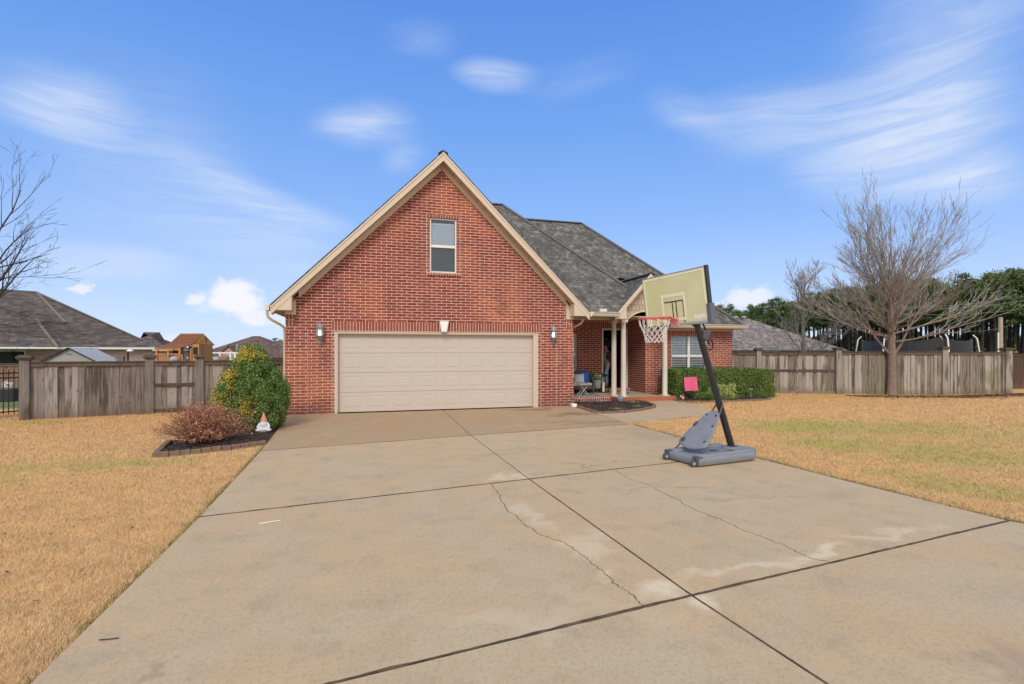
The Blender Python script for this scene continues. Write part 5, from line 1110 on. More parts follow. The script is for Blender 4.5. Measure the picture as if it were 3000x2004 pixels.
# ================================================================== bare trees
def grow(seed, base, trunk, limbs, q=None):
    q = q or random.Random(seed); tr = MB(); tw = MB()
    tr.tube(trunk['pts'], trunk['r'], 10)
    def branch(p, d, L_, r, depth, mb_):
        n = 5 if depth < 2 else 4; pts = [Vector(p)]; dd = Vector(d).normalized(); rs_ = [r]
        for k in range(n):
            dd = (dd+Vector((q.gauss(0,.10), q.gauss(0,.10), q.gauss(0,.06)+limbs['up']))).normalized(); pts.append(pts[-1]+dd*L_/n); rs_.append(max(r*(1-(k+1)/n*.78), limbs['rmin']))
        (tr if depth == 0 else tw).tube(pts, rs_, 6 if depth == 0 else (4 if depth == 1 else 3), caps=False)
        if depth >= limbs['depth']: return
        m_ = limbs['kids'][depth]
        for _ in range(m_):
            f = q.uniform(.22,1)*n; i = min(int(f), n-1); o = pts[i].lerp(pts[i+1], f-i); t_ = (pts[i+1]-pts[i]).normalized(); sdv = Vector((q.gauss(0,1), q.gauss(0,1), q.gauss(0,.6))).normalized()
            nd = (t_+sdv*limbs['spread']).normalized(); branch(o, nd, L_*q.uniform(.28,.55 if depth == 0 else .62), rs_[i]*.55, depth+1, mb_)
    for (p, d, L_, r) in limbs['start'](q): branch(p, d, L_, r, 0, None)
    return tr, tw
tx, ty = 19.42, 14.98
def st1(q):
    out = []
    for k in range(9):  # main ascending leaders
        a = k*.9+q.uniform(-.2,.2); out.append(((tx, ty, 2.2+k*.22), (math.cos(a)*.36, math.sin(a)*.33, 1), q.uniform(2.3,3.0), .040))
    for k in range(20):
        z = q.uniform(1.7,3.6); a = q.uniform(0, 2*math.pi); el = q.uniform(.72,1.12); out.append(((tx, ty, z), (math.cos(a)*math.cos(el), math.sin(a)*math.cos(el)*.9, math.sin(el)), q.uniform(2.7,3.5), .030))
    for k in range(16):
        z = q.uniform(1.6,3.4); a = q.uniform(0, 2*math.pi); el = q.uniform(.08,.5); out.append(((tx+.02*math.cos(a), ty, z), (math.cos(a)*math.cos(el), math.sin(a)*math.cos(el)*.9, math.sin(el)), q.uniform(2.2,2.9), .024))
    out.append(((tx,ty,1.45), (-.75,.1,.75), 2.6, .05)); out.append(((tx,ty,1.4), (.6,-.05,.95), 3.0, .055)); out.append(((tx,ty,2.3), (1,-.25,.16), 4.2, .036)); out.append(((tx,ty,2.6), (1,.1,.28), 4.0, .036)); out.append(((tx,ty,2.0), (.9,-.4,.20), 3.8, .035)); out.append(((tx,ty,2.2), (-1,.15,.10), 3.4, .035))
    return out
tr, tw = grow(3, None, {'pts':[(tx,ty,-.08),(tx,ty,.1),(tx+.01,ty,.8),(tx+.01,ty,1.5),(tx-.03,ty,2.3),(tx-.08,ty,3.4),(tx-.10,ty,3.8),(tx-.05,ty,4.5)], 'r':[.20,.16,.14,.145,.105,.085,.06,.03]}, {'start':st1,'up':.06,'rmin':.005,'depth':3,'kids':(7,5,3),'spread':.36})
t = thing('bare_tree', 'large leafless tree with wide spreading branches standing against the right fence', 'tree', (tx,ty,0)); tr.build('trunk', M['bark_red'], t, smooth=True); tw.build('crown', M['twig'], t)
b = MB(); leaves_on(b, (tx,ty,3.0), (2.6,2.2,1.2), 500, .018, 3, surface=.2); leaves_on(b, (tx,ty,5.8), (2.2,2.0,1.8), 700, .018, 4, surface=.2); b.build('buds', simple('bud', (.12,.06,.05), .9), t)
bx, by = None, None; pB = AT(2100+565/2.24, 1000, 24.5); bx, by = pB.x, pB.y
def st2(q):
    out = []
    for k in range(22):
        z = q.uniform(.3,4.2); a = q.uniform(0, 2*math.pi); el = .55+.8*(z-.3)/3.9; out.append(((bx, by, z), (math.cos(a)*math.cos(el), math.sin(a)*math.cos(el), math.sin(el)), (2.6-.30*z)*q.uniform(.8,1.1), .024))
    for k in range(4): out.append(((bx,by,3.4), (q.uniform(-.25,.25), q.uniform(-.25,.25), 1), 1.7, .026))
    return out
tr, tw = grow(5, None, {'pts':[(bx,by,-.6),(bx,by,.6),(bx+.03,by,2),(bx,by,3.4),(bx+.05,by,4.4)], 'r':[.13,.11,.09,.06,.03]}, {'start':st2,'up':.05,'rmin':.005,'depth':3,'kids':(7,4,2),'spread':.5})
t = thing('bare_tree', 'smaller leafless tree behind the double gate in front of the neighbour roof', 'tree', (bx,by,-.3)); tr.build('trunk', M['bark'], t, smooth=True); tw.build('crown', M['twig'], t)
# tree at the left frame edge, its trunk outside the picture
pL = AT(-150, 1000, 12.0); lx, ly = pL.x, pL.y
def lp(x, y, D=12.0): return AT(x, y, D)
def st3(q):
    z_ = lambda y: lp(0,y).z; out = []
    def to(x0, y0, x1, y1, r, D1=12.0): a = lp(x0,y0); c = lp(x1,y1,D1); return (a, (c-a), (c-a).length, r)
    out.append(to(-140,1010,20,735,.045)); out.append(to(-60,880,58,690,.032)); out.append(to(0,772,45,730,.02)); out.append(to(-60,870,40,545,.035,12.5)); out.append(to(-20,790,150,742,.018)); out.append(to(-30,800,90,640,.022,11.6))
    out.append(to(-40,820,120,800,.014,11.5)); out.append(to(-90,900,60,790,.016)); out.append(to(-80,960,200,1010,.012,12)); out.append(to(-80,860,60,960,.012,11.5)); out.append(to(-60,880,130,940,.012,12.3)); out.append(to(-100,950,180,985,.014,11.8)); out.append(to(-140,900,-420,560,.04)); out.append(to(-120,880,-260,480,.04,12.8))
    return out
tr, tw = grow(8, None, {'pts':[(lx,ly,-.05),(lx,ly,.6),(lx,ly,1.6),(lx+.05,ly,2.6),(lx+.15,ly,3.6)], 'r':[.2,.16,.14,.11,.06]}, {'start':st3,'up':.012,'rmin':.0028,'depth':3,'kids':(6,3,2),'spread':.5})
t = thing('bare_tree', 'leafless dark branches reaching in from the left edge above the neighbour roof', 'tree', (lx,ly,0)); tr.build('trunk', M['twig_dark'], t, smooth=True); tw.build('crown', M['twig_dark'], t)

# ================================================================== pines
def pine_meshes(seed, n=2500):
    q = random.Random(seed); f = MB(); tk = MB(); tk.tube([(0,0,-.5),(q.uniform(-.1,.1),0,5),(q.uniform(-.2,.2),0,9),(0,0,13.2)], [.24,.20,.15,.05], 6)
    for k in range(q.randint(22,30)):
        z = q.uniform(8.0,14.2); f_ = (z-8.0)/6.2; R0 = (2.3*(1-f_**1.8)+.45)*q.uniform(.3,1.1); a = q.uniform(0,6.28); c = Vector((math.cos(a)*R0, math.sin(a)*R0, z+q.uniform(-.2,.4))); tk.tube([(0,0,z-.4), c], [.05,.02], 3)
        s_ = q.uniform(.5,.95)
        for _ in range(n//26):
            d = Vector((q.gauss(0,1), q.gauss(0,1), q.gauss(0,.6))).normalized(); p = c+Vector((d.x*s_*1.1, d.y*s_*1.1, d.z*s_*.85))*q.uniform(.25,1.35); u = Vector((q.gauss(0,1), q.gauss(0,1), q.gauss(0,1))).normalized(); v = u.cross(d)
            if v.length < .1: continue
            v.normalize(); l = q.uniform(.10,.22); f.add([p-u*l, p+v*l*.5, p+u*l, p-v*l*.5], [(0,1,2,3)])
    return tk, f
protos = []
PG = 'tall pines behind the right fence'
spots = []; q = random.Random(17)
def pD(x):
    xs_ = [2050,2150,2250,2400,2700,2850,3060]; ds = [150,132,117,92,79,74,70]
    return float(np.interp(x, xs_, ds))
x = 2060.0
while x < 3120:
    spots.append((x, pD(x)*q.uniform(.99,1.08), 0)); x += q.uniform(11,20)
x = 2070.0
while x < 3120:
    spots.append((x, pD(x)*q.uniform(1.12,1.3), 1)); x += q.uniform(9,17)
for k, (x, D, row) in enumerate(spots):
    v = k % 4
    zone = 'above the tan neighbour roof' if x < 2350 else ('behind the small bare tree' if x < 2650 else 'behind the big bare tree')
    lab = ('green pine of the front row ' if row == 0 else 'green pine of the back row ')+zone
    if k < 4:
        t = thing('pine_tree', lab, 'pine tree', (0,0,0), group=None); tk, f = pine_meshes(50+k); tk.build('trunk', M['pinebark'], t, local=True); f.build('crown', M['leaf_pine'], t, local=True); protos.append(t); o = t
    else:
        o = protos[v].copy(); COL.objects.link(o)
        for ch in protos[v].children:
            if ch is o: continue
            c = ch.copy(); COL.objects.link(c); c.parent = o
    p = AT(x, 1026, D); sc = q.uniform(.80,1.10); o.location = (p.x, p.y, -1.1); o.rotation_euler = (0,0,q.uniform(0,6.28)); o.scale = (sc*q.uniform(.9,1.15), sc*q.uniform(.9,1.15), sc); o['label'] = lab; o['group'] = PG+' '+('front ' if row == 0 else 'back ')+zone
for k, (x, D) in enumerate(((772,190),(790,184),(806,182),(822,178),(838,176),(856,172),(870,170))):
    o = protos[k % 4].copy(); COL.objects.link(o)
    for ch in protos[k % 4].children:
        c = ch.copy(); COL.objects.link(c); c.parent = o
    p = AT(x, 1026, D); s_ = (.28,.36,.40,.36,.32,.30,.30)[k]*1.25; o.location = (p.x, p.y, -1.1); o.scale = (s_*1.5, s_*1.5, s_); o['label'] = 'distant green tree beyond the far roofs between the big bush and the house wall'; o['group'] = 'distant trees left of the house'
q = random.Random(31); b = MB()
for _ in range(13000):
    x = q.uniform(2040,3150); D = pD(x)*q.uniform(1.35,1.7); p = AT(x, 1026, D); h = (6.3+1.3*math.sin(x*.02)+.8*math.sin(x*.071))*(D/110)**.6
    p.z = -1.1+h*q.random()**.8; u = Vector((q.gauss(0,1), q.gauss(0,1), q.gauss(0,1))).normalized(); v = u.cross(Vector((0,1,.3))).normalized(); l = q.uniform(.5,1.1); b.add([p-u*l, p+v*l*.6, p+u*l, p-v*l*.6], [(0,1,2,3)])
tag(b.build('woodland', M['leaf_far']), 'low far woodland seen between the pine trunks', 'woodland', kind='stuff')
q = random.Random(33); b = MB()
for (xc, w_, h_, D) in ((2690,30,1.6,60),(2745,20,1.3,60),(2860,30,1.4,58),(2950,40,1.5,60)):
    for _ in range(260):
        p = AT(xc+q.gauss(0,w_*.5), 1026, D+q.uniform(-1,1)); p.z = -1.1+abs(q.gauss(0,h_)); u = Vector((q.gauss(0,1), q.gauss(0,1), q.gauss(0,1))).normalized(); v = u.cross(Vector((0,1,.3))).normalized(); l = q.uniform(.08,.2); b.add([p-u*l, p+v*l*.6, p+u*l, p-v*l*.6], [(0,1,2,3)])
tag(b.build('undergrowth', leafmat('autumn_scrub', (.20,.13,.05), (.16,.19,.06), (.30,.18,.07))), 'scrubby undergrowth beyond the right fence below the pines', 'undergrowth', kind='stuff')

# ================================================================== neighbours
def shell_roof(name, pts, faces, mat, root, thick=.06):
    b = MB(); b.add(pts, faces); o = b.build(name, mat, root); s = o.modifiers.new('solid', 'SOLIDIFY'); s.thickness = thick; s.offset = -1; return o
def hip_house(root, O, ax, L_, Wd, ze, rise, wallm, roofm, fasc, over=.4, base=-1.3, gab=0):
    """O front-left eave corner, ax unit vector along the front, depth away from camera side"""
    ax = Vector((ax[0], ax[1], 0)).normalized(); ay = Vector((-ax.y, ax.x, 0)); O = Vector((O[0], O[1], 0)); P_ = lambda u, v, z: O+ax*u+ay*v+Vector((0,0,z))
    r = Wd/2; ins = r if not gab else .0
    V_ = [P_(0,0,ze),P_(L_,0,ze),P_(L_,Wd,ze),P_(0,Wd,ze),P_(ins,r,ze+rise),P_(L_-ins,r,ze+rise)]
    rf = shell_roof('roof', V_, [(0,1,5,4),(1,2,5),(2,3,4,5),(3,0,4)], roofm, root)
    b = MB(); zz = (base+ze-.12)/2; b.obox(P_(L_/2, Wd/2, zz), ax, ay, (0,0,1), L_/2-over, Wd/2-over, (ze-.12-base)/2); b.build('wall', wallm, root)
    b = MB(); b.obox(P_(L_/2,-.02,ze-.07), ax, ay, (0,0,1), L_/2, .03, .09); b.obox(P_(L_/2,Wd+.02,ze-.07), ax, ay, (0,0,1), L_/2, .03, .09); b.obox(P_(-.02,Wd/2,ze-.07), ax, ay, (0,0,1), .03, Wd/2, .09); b.obox(P_(L_+.02,Wd/2,ze-.07), ax, ay, (0,0,1), .03, Wd/2, .09)
    b.build('gutter', fasc, root); b = MB(); b.obox(P_(L_/2,Wd/2,ze-.14), ax, ay, (0,0,1), L_/2-.02, Wd/2-.02, .01); b.build('soffit', fasc, root); return P_, rf
# left neighbour: eave line from A0 to A1
A0 = AT(-420, 1015, 33); A1 = AT(466, 1020, 46); t = thing('neighbour_house', 'brick house with a big brown hip roof and white eave behind the left fence', 'house', (-22,36,-1))
d = (A1-A0); d.z = 0; Ln = d.length; P_, rf = hip_house(t, A0, d, Ln, 14, 1.92, 4.75, M['farbrick'], M['shingle_brown'], M['white'])
def hipbit(P_, u0, u1, v0, dep, ze, rise, mat, root, ridge_in):
    V_ = [P_(u0,v0,ze),P_(u1,v0,ze),P_(u1,v0+dep,ze+.0),P_(u0,v0+dep,ze),P_(u0+ridge_in,v0+ridge_in,ze+rise),P_(u1-ridge_in,v0+ridge_in,ze+rise),P_(u1-ridge_in,v0+dep,ze+rise),P_(u0+ridge_in,v0+dep,ze+rise)]
    return shell_roof('front_roof', V_, [(0,1,5,4),(1,2,6,5),(3,0,4,7),(4,5,6,7)], mat, root)
def solve_u(P_, x):  # u along the front line whose projection has this pixel column
    lo_, hi_ = -60.0, 80.0
    for _ in range(50):
        mid_ = (lo_+hi_)/2; q_ = P_(mid_,0,2)-CP; px = 1500+FPX*q_.dot(RT)/q_.dot(FW)
        if px < x: lo_ = mid_
        else: hi_ = mid_
    return (lo_+hi_)/2
def su(x, v, z):
    lo_, hi_ = -60.0, 80.0
    for _ in range(50):
        mid_ = (lo_+hi_)/2; q_ = P_(mid_,v,z)-CP; px = 1500+FPX*q_.dot(RT)/q_.dot(FW)
        if px < x: lo_ = mid_
        else: hi_ = mid_
    return (lo_+hi_)/2
ap_u = su(104,2.6,4.1); eu = su(168,-1.4,1.92); el_ = su(-240,-1.4,1.92)
V_ = [P_(el_,-1.4,1.92),P_(eu,-1.4,1.92),P_(ap_u,2.6,4.18),P_(eu+.1,.3,1.97),P_(ap_u+.1,3.6,4.22),P_(el_,.3,1.97),P_(ap_u-3.0,3.6,4.2),P_(ap_u-2.4,2.6,4.18)]
fr_ = shell_roof('front_roof', V_, [(0,1,2,7),(1,3,4,2),(7,2,4,6),(5,0,7,6)], M['shingle_brown'], t)
b = MB(); b.bar(P_(el_,-1.42,1.86), P_(eu,-1.42,1.86), .05, .14); b.bar(P_(eu,-1.4,1.86), P_(eu+.1,.2,1.9), .05, .14); b.build('gutter', M['white'], fr_)
uc = su(191,2.9,4.0); ur = su(106,7.0,6.70)
V_ = [P_(2,2.9,4.02),P_(uc,2.9,4.02),P_(ur,7.0,6.76),P_(6,7.0,6.76),P_(uc+.05,3.6,4.2),P_(ur+.1,7.4,6.6),P_(2,2.9,3.86),P_(uc,2.9,3.86)]
shell_roof('upper_roof', V_, [(0,1,2,3),(1,4,5,2),(6,7,1,0)], M['shingle_brown'], t)
b = MB()
for a_, c_ in ((V_[2],V_[1]),(V_[3],V_[2]),(V_[2],P_(16.0,.7,2.4))): b.bar(a_+Vector((0,0,.04)), c_+Vector((0,0,.04)), .22, .04)
b.bar(P_(ap_u,2.6,4.22), P_(eu,-1.4,1.96), .22, .04); b.build('ridge_cap', simple('brown_cap', (.20,.165,.14), .9), rf)
for (xp, hh_) in ((8, 5.05),(8,4.5)):
    pp_ = P_(solve_u(P_,xp)-1.6, 5.6 if hh_ > 5 else 5.0, 0); b = MB(); b.lathe([(.06,hh_-.3),(.06,hh_-.05),(.16,hh_-.03),(.12,hh_+.08),(.0,hh_+.10)], (pp_.x,pp_.y,0), 12); b.build('roof_vent', simple('pale_vent', (.6,.6,.6), .5), rf)
for xx in (-2, 56):
    for kx in (0, 34):
        u_ = solve_u(P_, xx+kx-60*0); f = MB(); f.obox(P_(u_,.385,1.05), P_(1,0,0)-P_(0,0,0), P_(0,1,0)-P_(0,0,0), (0,0,1), .42, .03, .62)
        if xx+kx in (-2, 32, 56): w_ = f.build('window', M['white'], t); f = MB(); f.obox(P_(u_,.35,1.05), P_(1,0,0)-P_(0,0,0), P_(0,1,0)-P_(0,0,0), (0,0,1), .34, .02, .54); f.build('pane', simple('dark_pane', (.03,.035,.04), .15), w_)
# small roof peeking at the right end of that house
t = thing('neighbour_house', 'partly hidden grey brown roofed house just behind the left neighbour roof end', 'house', (-20,60,-1)); a_ = AT(300,1020,62); c_ = AT(500,1020,64); hip_house(t, a_, c_-a_, (c_-a_).length, 9, 1.75, 2.3, M['farbrick'], M['shingle_brown'], M['trim'])
t = thing('neighbour_house', 'long reddish brown hip roofed house in the centre distance behind the playset', 'house', (-12,56,-1)); a_ = AT(548,1035,52); c_ = AT(905,1052,52.5)
P2_, rf2 = hip_house(t, (a_.x,a_.y), c_-a_, (c_-a_).length*.80, 9.0, 1.0, 2.25, M['farbrick'], M['shingle_red'], M['trim'])
Lh = (c_-a_).length; V_ = [P2_(Lh*.45,-.4,.95),P2_(Lh*1.0,-.4,.95),P2_(Lh*1.0,9,.95),P2_(Lh*.45,9,.95),P2_(Lh*.62,4.2,2.72),P2_(Lh*.76,4.2,2.72)]; shell_roof('side_roof', V_, [(0,1,5,4),(1,2,5),(2,3,4,5),(3,0,4)], M['shingle_red'], t)
b = MB(); V_ = P2_(Lh*.45,-.1,-.2)-P2_(0,0,0); o_ = P2_(Lh*.72,4.2,-.2); b.obox(o_, P2_(1,0,0)-P2_(0,0,0), P2_(0,1,0)-P2_(0,0,0), (0,0,1), Lh*.26, 4.0, 1.05); b.build('wall', M['farbrick'], t)
ug = Lh*.355; gb = thing('x','','') if 0 else None
V_ = [P2_(ug-1.15,-.5,1.0),P2_(ug,-.5,2.15),P2_(ug+1.15,-.5,1.0),P2_(ug-1.15,2,1.0),P2_(ug,3.0,2.15),P2_(ug+1.15,2,1.0)]; dr_ = shell_roof('dormer_roof', V_, [(0,1,4,3),(1,2,5,4)], M['shingle_red'], t)
b = MB(); b.prism([P2_(ug-.95,-.4,.6),P2_(ug+.95,-.4,.6),P2_(ug+.95,-.4,1.1),P2_(ug,-.4,1.98),P2_(ug-.95,-.4,1.1)], P2_(0,.3,0)-P2_(0,0,0)); b.build('dormer_wall', M['farbrick'], t)
b = MB(); ds = P2_(Lh*.93,-.3,.0); b.obox((ds.x,ds.y,1.45),(1,0,0),(0,.9,.4),(0,-.4,.9),.28,.22,.02); b.bar((ds.x,ds.y+.1,1.0),(ds.x,ds.y,1.45),.05,.05); b.build('satellite_dish', simple('dish_grey', (.35,.35,.36), .5), t)
# right neighbour
t = thing('neighbour_house', 'low house with a mottled grey tan hip roof behind the double gate on the right', 'house', (27,33,-1)); a_ = AT(1985,1026,38.5); c_ = AT(2487,1026,38.5)
P3_, rf3 = hip_house(t, (a_.x,a_.y), c_-a_, (c_-a_).length, 10.5, 1.66, 2.75, M['farbrick'], M['shingle_grey2'], M['black'])
for px_v in (2209, 2236):
    b = MB(); u_ = solve_u(P3_, px_v)+.8; p_ = P3_(u_, 5.0, 4.35); b.lathe([(.10,-.2),(.10,.05),(.24,.08),(.18,.2),(.0,.24)], p_, 12); b.build('roof_vent', simple('vent_grey', (.30,.28,.26), .6), rf3)

# storage shed
t = thing('storage_shed', 'grey resin storage shed with a low gable and pale ribbed roof behind the left fence', 'shed', (-9.5,22,-.3)); s0 = AT(115,1060,18); sR = AT(288,1060,18); ap = AT(206.6,1020,18); e_ = Vector((sR.x-s0.x, sR.y-s0.y, 0)).normalized(); n_ = Vector((-e_.y*1, e_.x, 0)); wd_ = (sR-s0).length
dv = AT(349,1060,21.5)-AT(288,1060,18); dv.z = 0
zE, zP = 1.27, 1.78; S0 = Vector((s0.x,s0.y,0)); SR = Vector((sR.x,sR.y,0)); SP = (S0+SR)/2; Zv = lambda v, z: Vector((v.x, v.y, z))
b = MB(); b.prism([Zv(S0,-.6),Zv(SR,-.6),Zv(SR,zE-.03),Zv(SP,zP-.05),Zv(S0,zE-.03)], dv); b.build('wall', simple('grey_resin', (.30,.30,.28), .6, .05), t)
b = MB(); o1 = e_*.12; fwd = -dv.normalized()*.10
b.add([Zv(S0-o1+fwd,zE-.06),Zv(SP+fwd,zP),Zv(SR+o1+fwd,zE-.06),Zv(S0-o1+dv,zE-.06),Zv(SP+dv,zP),Zv(SR+o1+dv,zE-.06)],[(0,1,4,3),(1,2,5,4)])
m = NT('ribbed_resin'); p = m.pos(); sx = m.n('ShaderNodeSeparateXYZ'); m.l(p, sx.inputs[0]); r_ = m.math('FRACT', m.math('MULTIPLY', sx.outputs[2], 14.0)); m.col(m.mix(m.ramp(r_, .0, .25), (.25,.25,.24), (.46,.46,.44))); m.rough(.85)
ro_ = b.build('roof', m.mat, t); sm = ro_.modifiers.new('s','SOLIDIFY'); sm.thickness = .03
b = MB(); fq = fwd*.2
for a_, c_ in ((S0,SP),(SR,SP)):
    b.bar(Zv(a_+(o1 if a_ is SR else -o1)+fwd*1.1, zE-.07), Zv(SP+fwd*1.1, zP-.01), .02, .03)
b.build('roof_edge', M['black'], t)
b = MB(); pts = [Zv(S0+e_*wd_*(.17+.66*k/12)+fwd*.15, .98+.19*math.sin(math.pi*k/12)) for k in range(13)]; b.prism([Zv(S0+e_*wd_*.83+fwd*.15,-.4), Zv(S0+e_*wd_*.17+fwd*.15,-.4)][::-1]+pts[::-1], fwd*.15); b.build('door', simple('dark_resin', (.10,.10,.11), .6), t)
b = MB(); b.prism([Zv(SP-e_*.12+fwd*.05,1.54),Zv(SP+e_*.12+fwd*.05,1.54),Zv(SP+fwd*.05,1.62)], fwd*.2); b.build('vent', simple('vent_grey2', (.2,.2,.2), .6), t)
# small items by the shed
t = thing('lamp_post', 'thin black post with a white lamp head behind the left fence', 'lamp post', (-8,24,0)); p_ = AT(375,1030,22); b = MB(); b.tube([(p_.x,p_.y,-.8),(p_.x,p_.y,1.68)], .035, 8); b.build('pole', M['black'], t); b = MB(); b.ball((p_.x+.07,p_.y,1.66),(.13,.07,.06),10,6); b.build('lamp_head', M['white'], t, smooth=True)
p_ = AT(353,1050,21); b = MB(); b.box(p_.x-.13,p_.x+.13,p_.y-.1,p_.y+.1,-.6,1.40); b.box(p_.x-.15,p_.x+.15,p_.y-.12,p_.y+.12,1.40,1.43); tag(b.build('wooden_post', M['bark']), 'short thick wooden post behind the left fence beside the black lamp post', 'post')
# wooden playset
D0 = 24.0; t = thing('wooden_playset', 'orange cedar playset with brown plank roof and railed deck behind the gate', 'playset', (-8.4,27.4,-.9))
def q_(x, y, D=D0): return AT(450+x/5.87, 950+y/5.87, D)
e1 = (q_(695,300)-q_(265,300)).normalized(); e1.z = 0; e1.normalize(); e2 = Vector((-e1.y, e1.x, 0)); ox_ = q_(140,500); ox_.z = 0
def W3(u, v, z): return Vector((ox_.x, ox_.y, 0))+e1*u+e2*v+Vector((0,0,z))
# u from 0 (left deck post) to 1.75 ; ridge z 2.47 ; eave 1.79 ; deck 1.15
b = MB(); V_ = [W3(.28,.9,2.47),W3(1.42,.9,2.47),W3(1.36,.2,2.02),W3(.14,.2,2.02),W3(1.12,-.35,1.79),W3(-.12,-.35,1.79),W3(1.62,1.6,1.94),W3(.10,1.6,1.94)]
V_ = [W3(.28,.9,2.47),W3(1.42,.9,2.47),W3(1.28,.35,2.01),W3(.14,.35,2.01),W3(1.03,-.25,1.79),W3(-.18,-.25,1.79),W3(1.60,1.5,1.95),W3(.30,1.5,1.95)]
b.add(V_, [(3,2,1,0),(5,4,2,3),(0,1,6,7)]); ro_ = b.build('roof', M['cedar_roof'], t); sm = ro_.modifiers.new('s','SOLIDIFY'); sm.thickness = .04
b = MB()
for k in range(7): f_ = k/6.5; a_ = W3(.28,.9,2.47).lerp(W3(.14,.35,2.01), f_); c_ = W3(1.42,.9,2.47).lerp(W3(1.28,.35,2.01), f_); b.bar(a_+Vector((0,0,.015)), c_+Vector((0,0,.015)), .03, .02)
b.build('roof_batten', simple('light_cedar', (.32,.13,.06), .8), ro_)
b = MB(); b.prism([W3(1.30,.42,2.0),W3(1.42,.9,2.44),W3(1.56,1.45,1.96)], e1*.03); b.build('gable_panel', M['cedar'], t)
b = MB(); b.prism([W3(1.22,.30,1.15),W3(1.22,1.40,1.15),W3(1.22,1.40,1.98),W3(1.22,.30,1.98)], e1*.34); b.build('clubhouse_wall', M['cedar'], t)
b = MB(); c_ = W3(1.40,.285,1.66); b.obox(c_, e1, e2, (0,0,1), .10, .012, .17); b.build('window', M['black'], t)
b = MB(); 
for u in (-.08,.45,.98,1.20): b.obox(W3(u,-.2 if u < 1.1 else .28,.4), e1, e2, (0,0,1), .045, .045, 1.38)
for u in (-.08,.98): b.obox(W3(u,1.3,.4), e1, e2, (0,0,1), .045, .045, 1.38)
b.build('post', M['cedar'], t)
b = MB(); b.obox(W3(.45,-.2,1.50), e1, e2, (0,0,1), .55, .03, .03); b.obox(W3(.45,-.22,1.74), e1, e2, (0,0,1), .58, .02, .06); b.obox(W3(-.05,.4,1.50), e1, e2, (0,0,1), .02, .6, .03); b.obox(W3(.7,.5,1.10), e1, e2, (0,0,1), .85, .75, .05); b.build('deck_frame', M['cedar'], t)
b = MB()
for k in range(6): b.obox(W3(-.05+.09*k,-.2,1.30), e1, e2, (0,0,1), .034, .012, .19)
for k in range(5): b.obox(W3(.72+.09*k,-.2,1.30), e1, e2, (0,0,1), .034, .012, .19)
b.build('baluster', M['cedar'], t)
b = MB(); b.obox(W3(.18,.9,1.5), e1, e2, (0,0,1), .012, .4, .35); b.obox(W3(.75,1.2,1.5), e1, e2, (0,0,1), .25, .012, .40); b.build('back_panel', M['cedar'], t)
t2 = thing('climbing_tower', 'cedar slatted tower end rising behind the playset roof', 'playset tower', (-7.4,29,-.9)); a_ = q_(820,480,26); b = MB()
for k in range(4): b.obox((a_.x+(k-1.5)*.09,a_.y,.9), (1,0,0),(0,1,0),(0,0,1), .035,.02,1.22)
b.build('slat', M['cedar'], t2); b = MB(); b.obox((a_.x,a_.y,2.10),(1,0,0),(0,1,0),(0,0,1),.22,.06,.03); b.obox((a_.x,a_.y,1.72),(1,0,0),(0,1,0),(0,0,1),.20,.05,.025); b.build('rail', M['cedar_roof'], t2)
a_ = q_(350,600,20); b = MB(); b.ball((a_.x,a_.y,a_.z-.02),(.16,.15,.13),12,8,.08); b.box(a_.x-.12,a_.x+.12,a_.y-.1,a_.y+.1,-.5,a_.z-.05); tag(b.build('covered_grill', simple('grey_cover', (.38,.36,.38), .8, .2, 8), smooth=True), 'light grey covered lump just above the gate in front of the playset', 'cover')
# white pergola rail with clutter
t = thing('white_railing', 'white post and rail structure behind the fence between the gate post and the big bush', 'railing', (-7.4,31.2,-.9)); b = MB()
pw = [q_(x, 490, 28) for x in (925,1140,1320,1400,1530)]
for p_ in pw: b.box(p_.x-.045,p_.x+.045,p_.y-.045,p_.y+.045,-1.1,1.60)
b.build('post', M['white'], t); b = MB(); b.bar(Vector((pw[0].x,pw[0].y,1.54)), Vector((pw[-1].x,pw[-1].y,1.54)), .05, .07); b.build('rail', M['white'], t)
for i, (x, y, r, mt, lab) in enumerate(((1110,590,.16,simple('mottled_cover',(.32,.33,.38),.8,.5,20),'blue grey mottled lump behind the fence right of the gate post'),(1210,580,.20,simple('brown_heap',(.26,.15,.10),.8,.5,14),'brown heap behind the fence left of the big bush'),(1235,612,.13,M['white'],'white bundle on the brown heap left of the big bush'))):
    a_ = q_(x, y, 24); b = MB(); b.ball((a_.x,a_.y,a_.z-.05),(r*1.3,r,r*.9),10,7,.15); b.box(a_.x-r*.6,a_.x+r*.6,a_.y-r*.5,a_.y+r*.5,-.9,a_.z-.1); tag(b.build('bundle', mt, smooth=True), lab, 'bundle')
a_ = q_(1440,385,34); b = MB(); b.lathe([(.10,-1.1),(.10,2.05),(.06,2.08),(.06,2.12)], (a_.x,a_.y,0), 10); b.lathe([(.07,-1.1),(.07,1.98),(.03,2.0)], (a_.x+.24,a_.y,0), 10); tag(b.build('vent_pipes', simple('green_grey_pipe', (.22,.27,.25), .6)), 'pair of thin green grey pipes in front of the distant red brown roof', 'pipes')

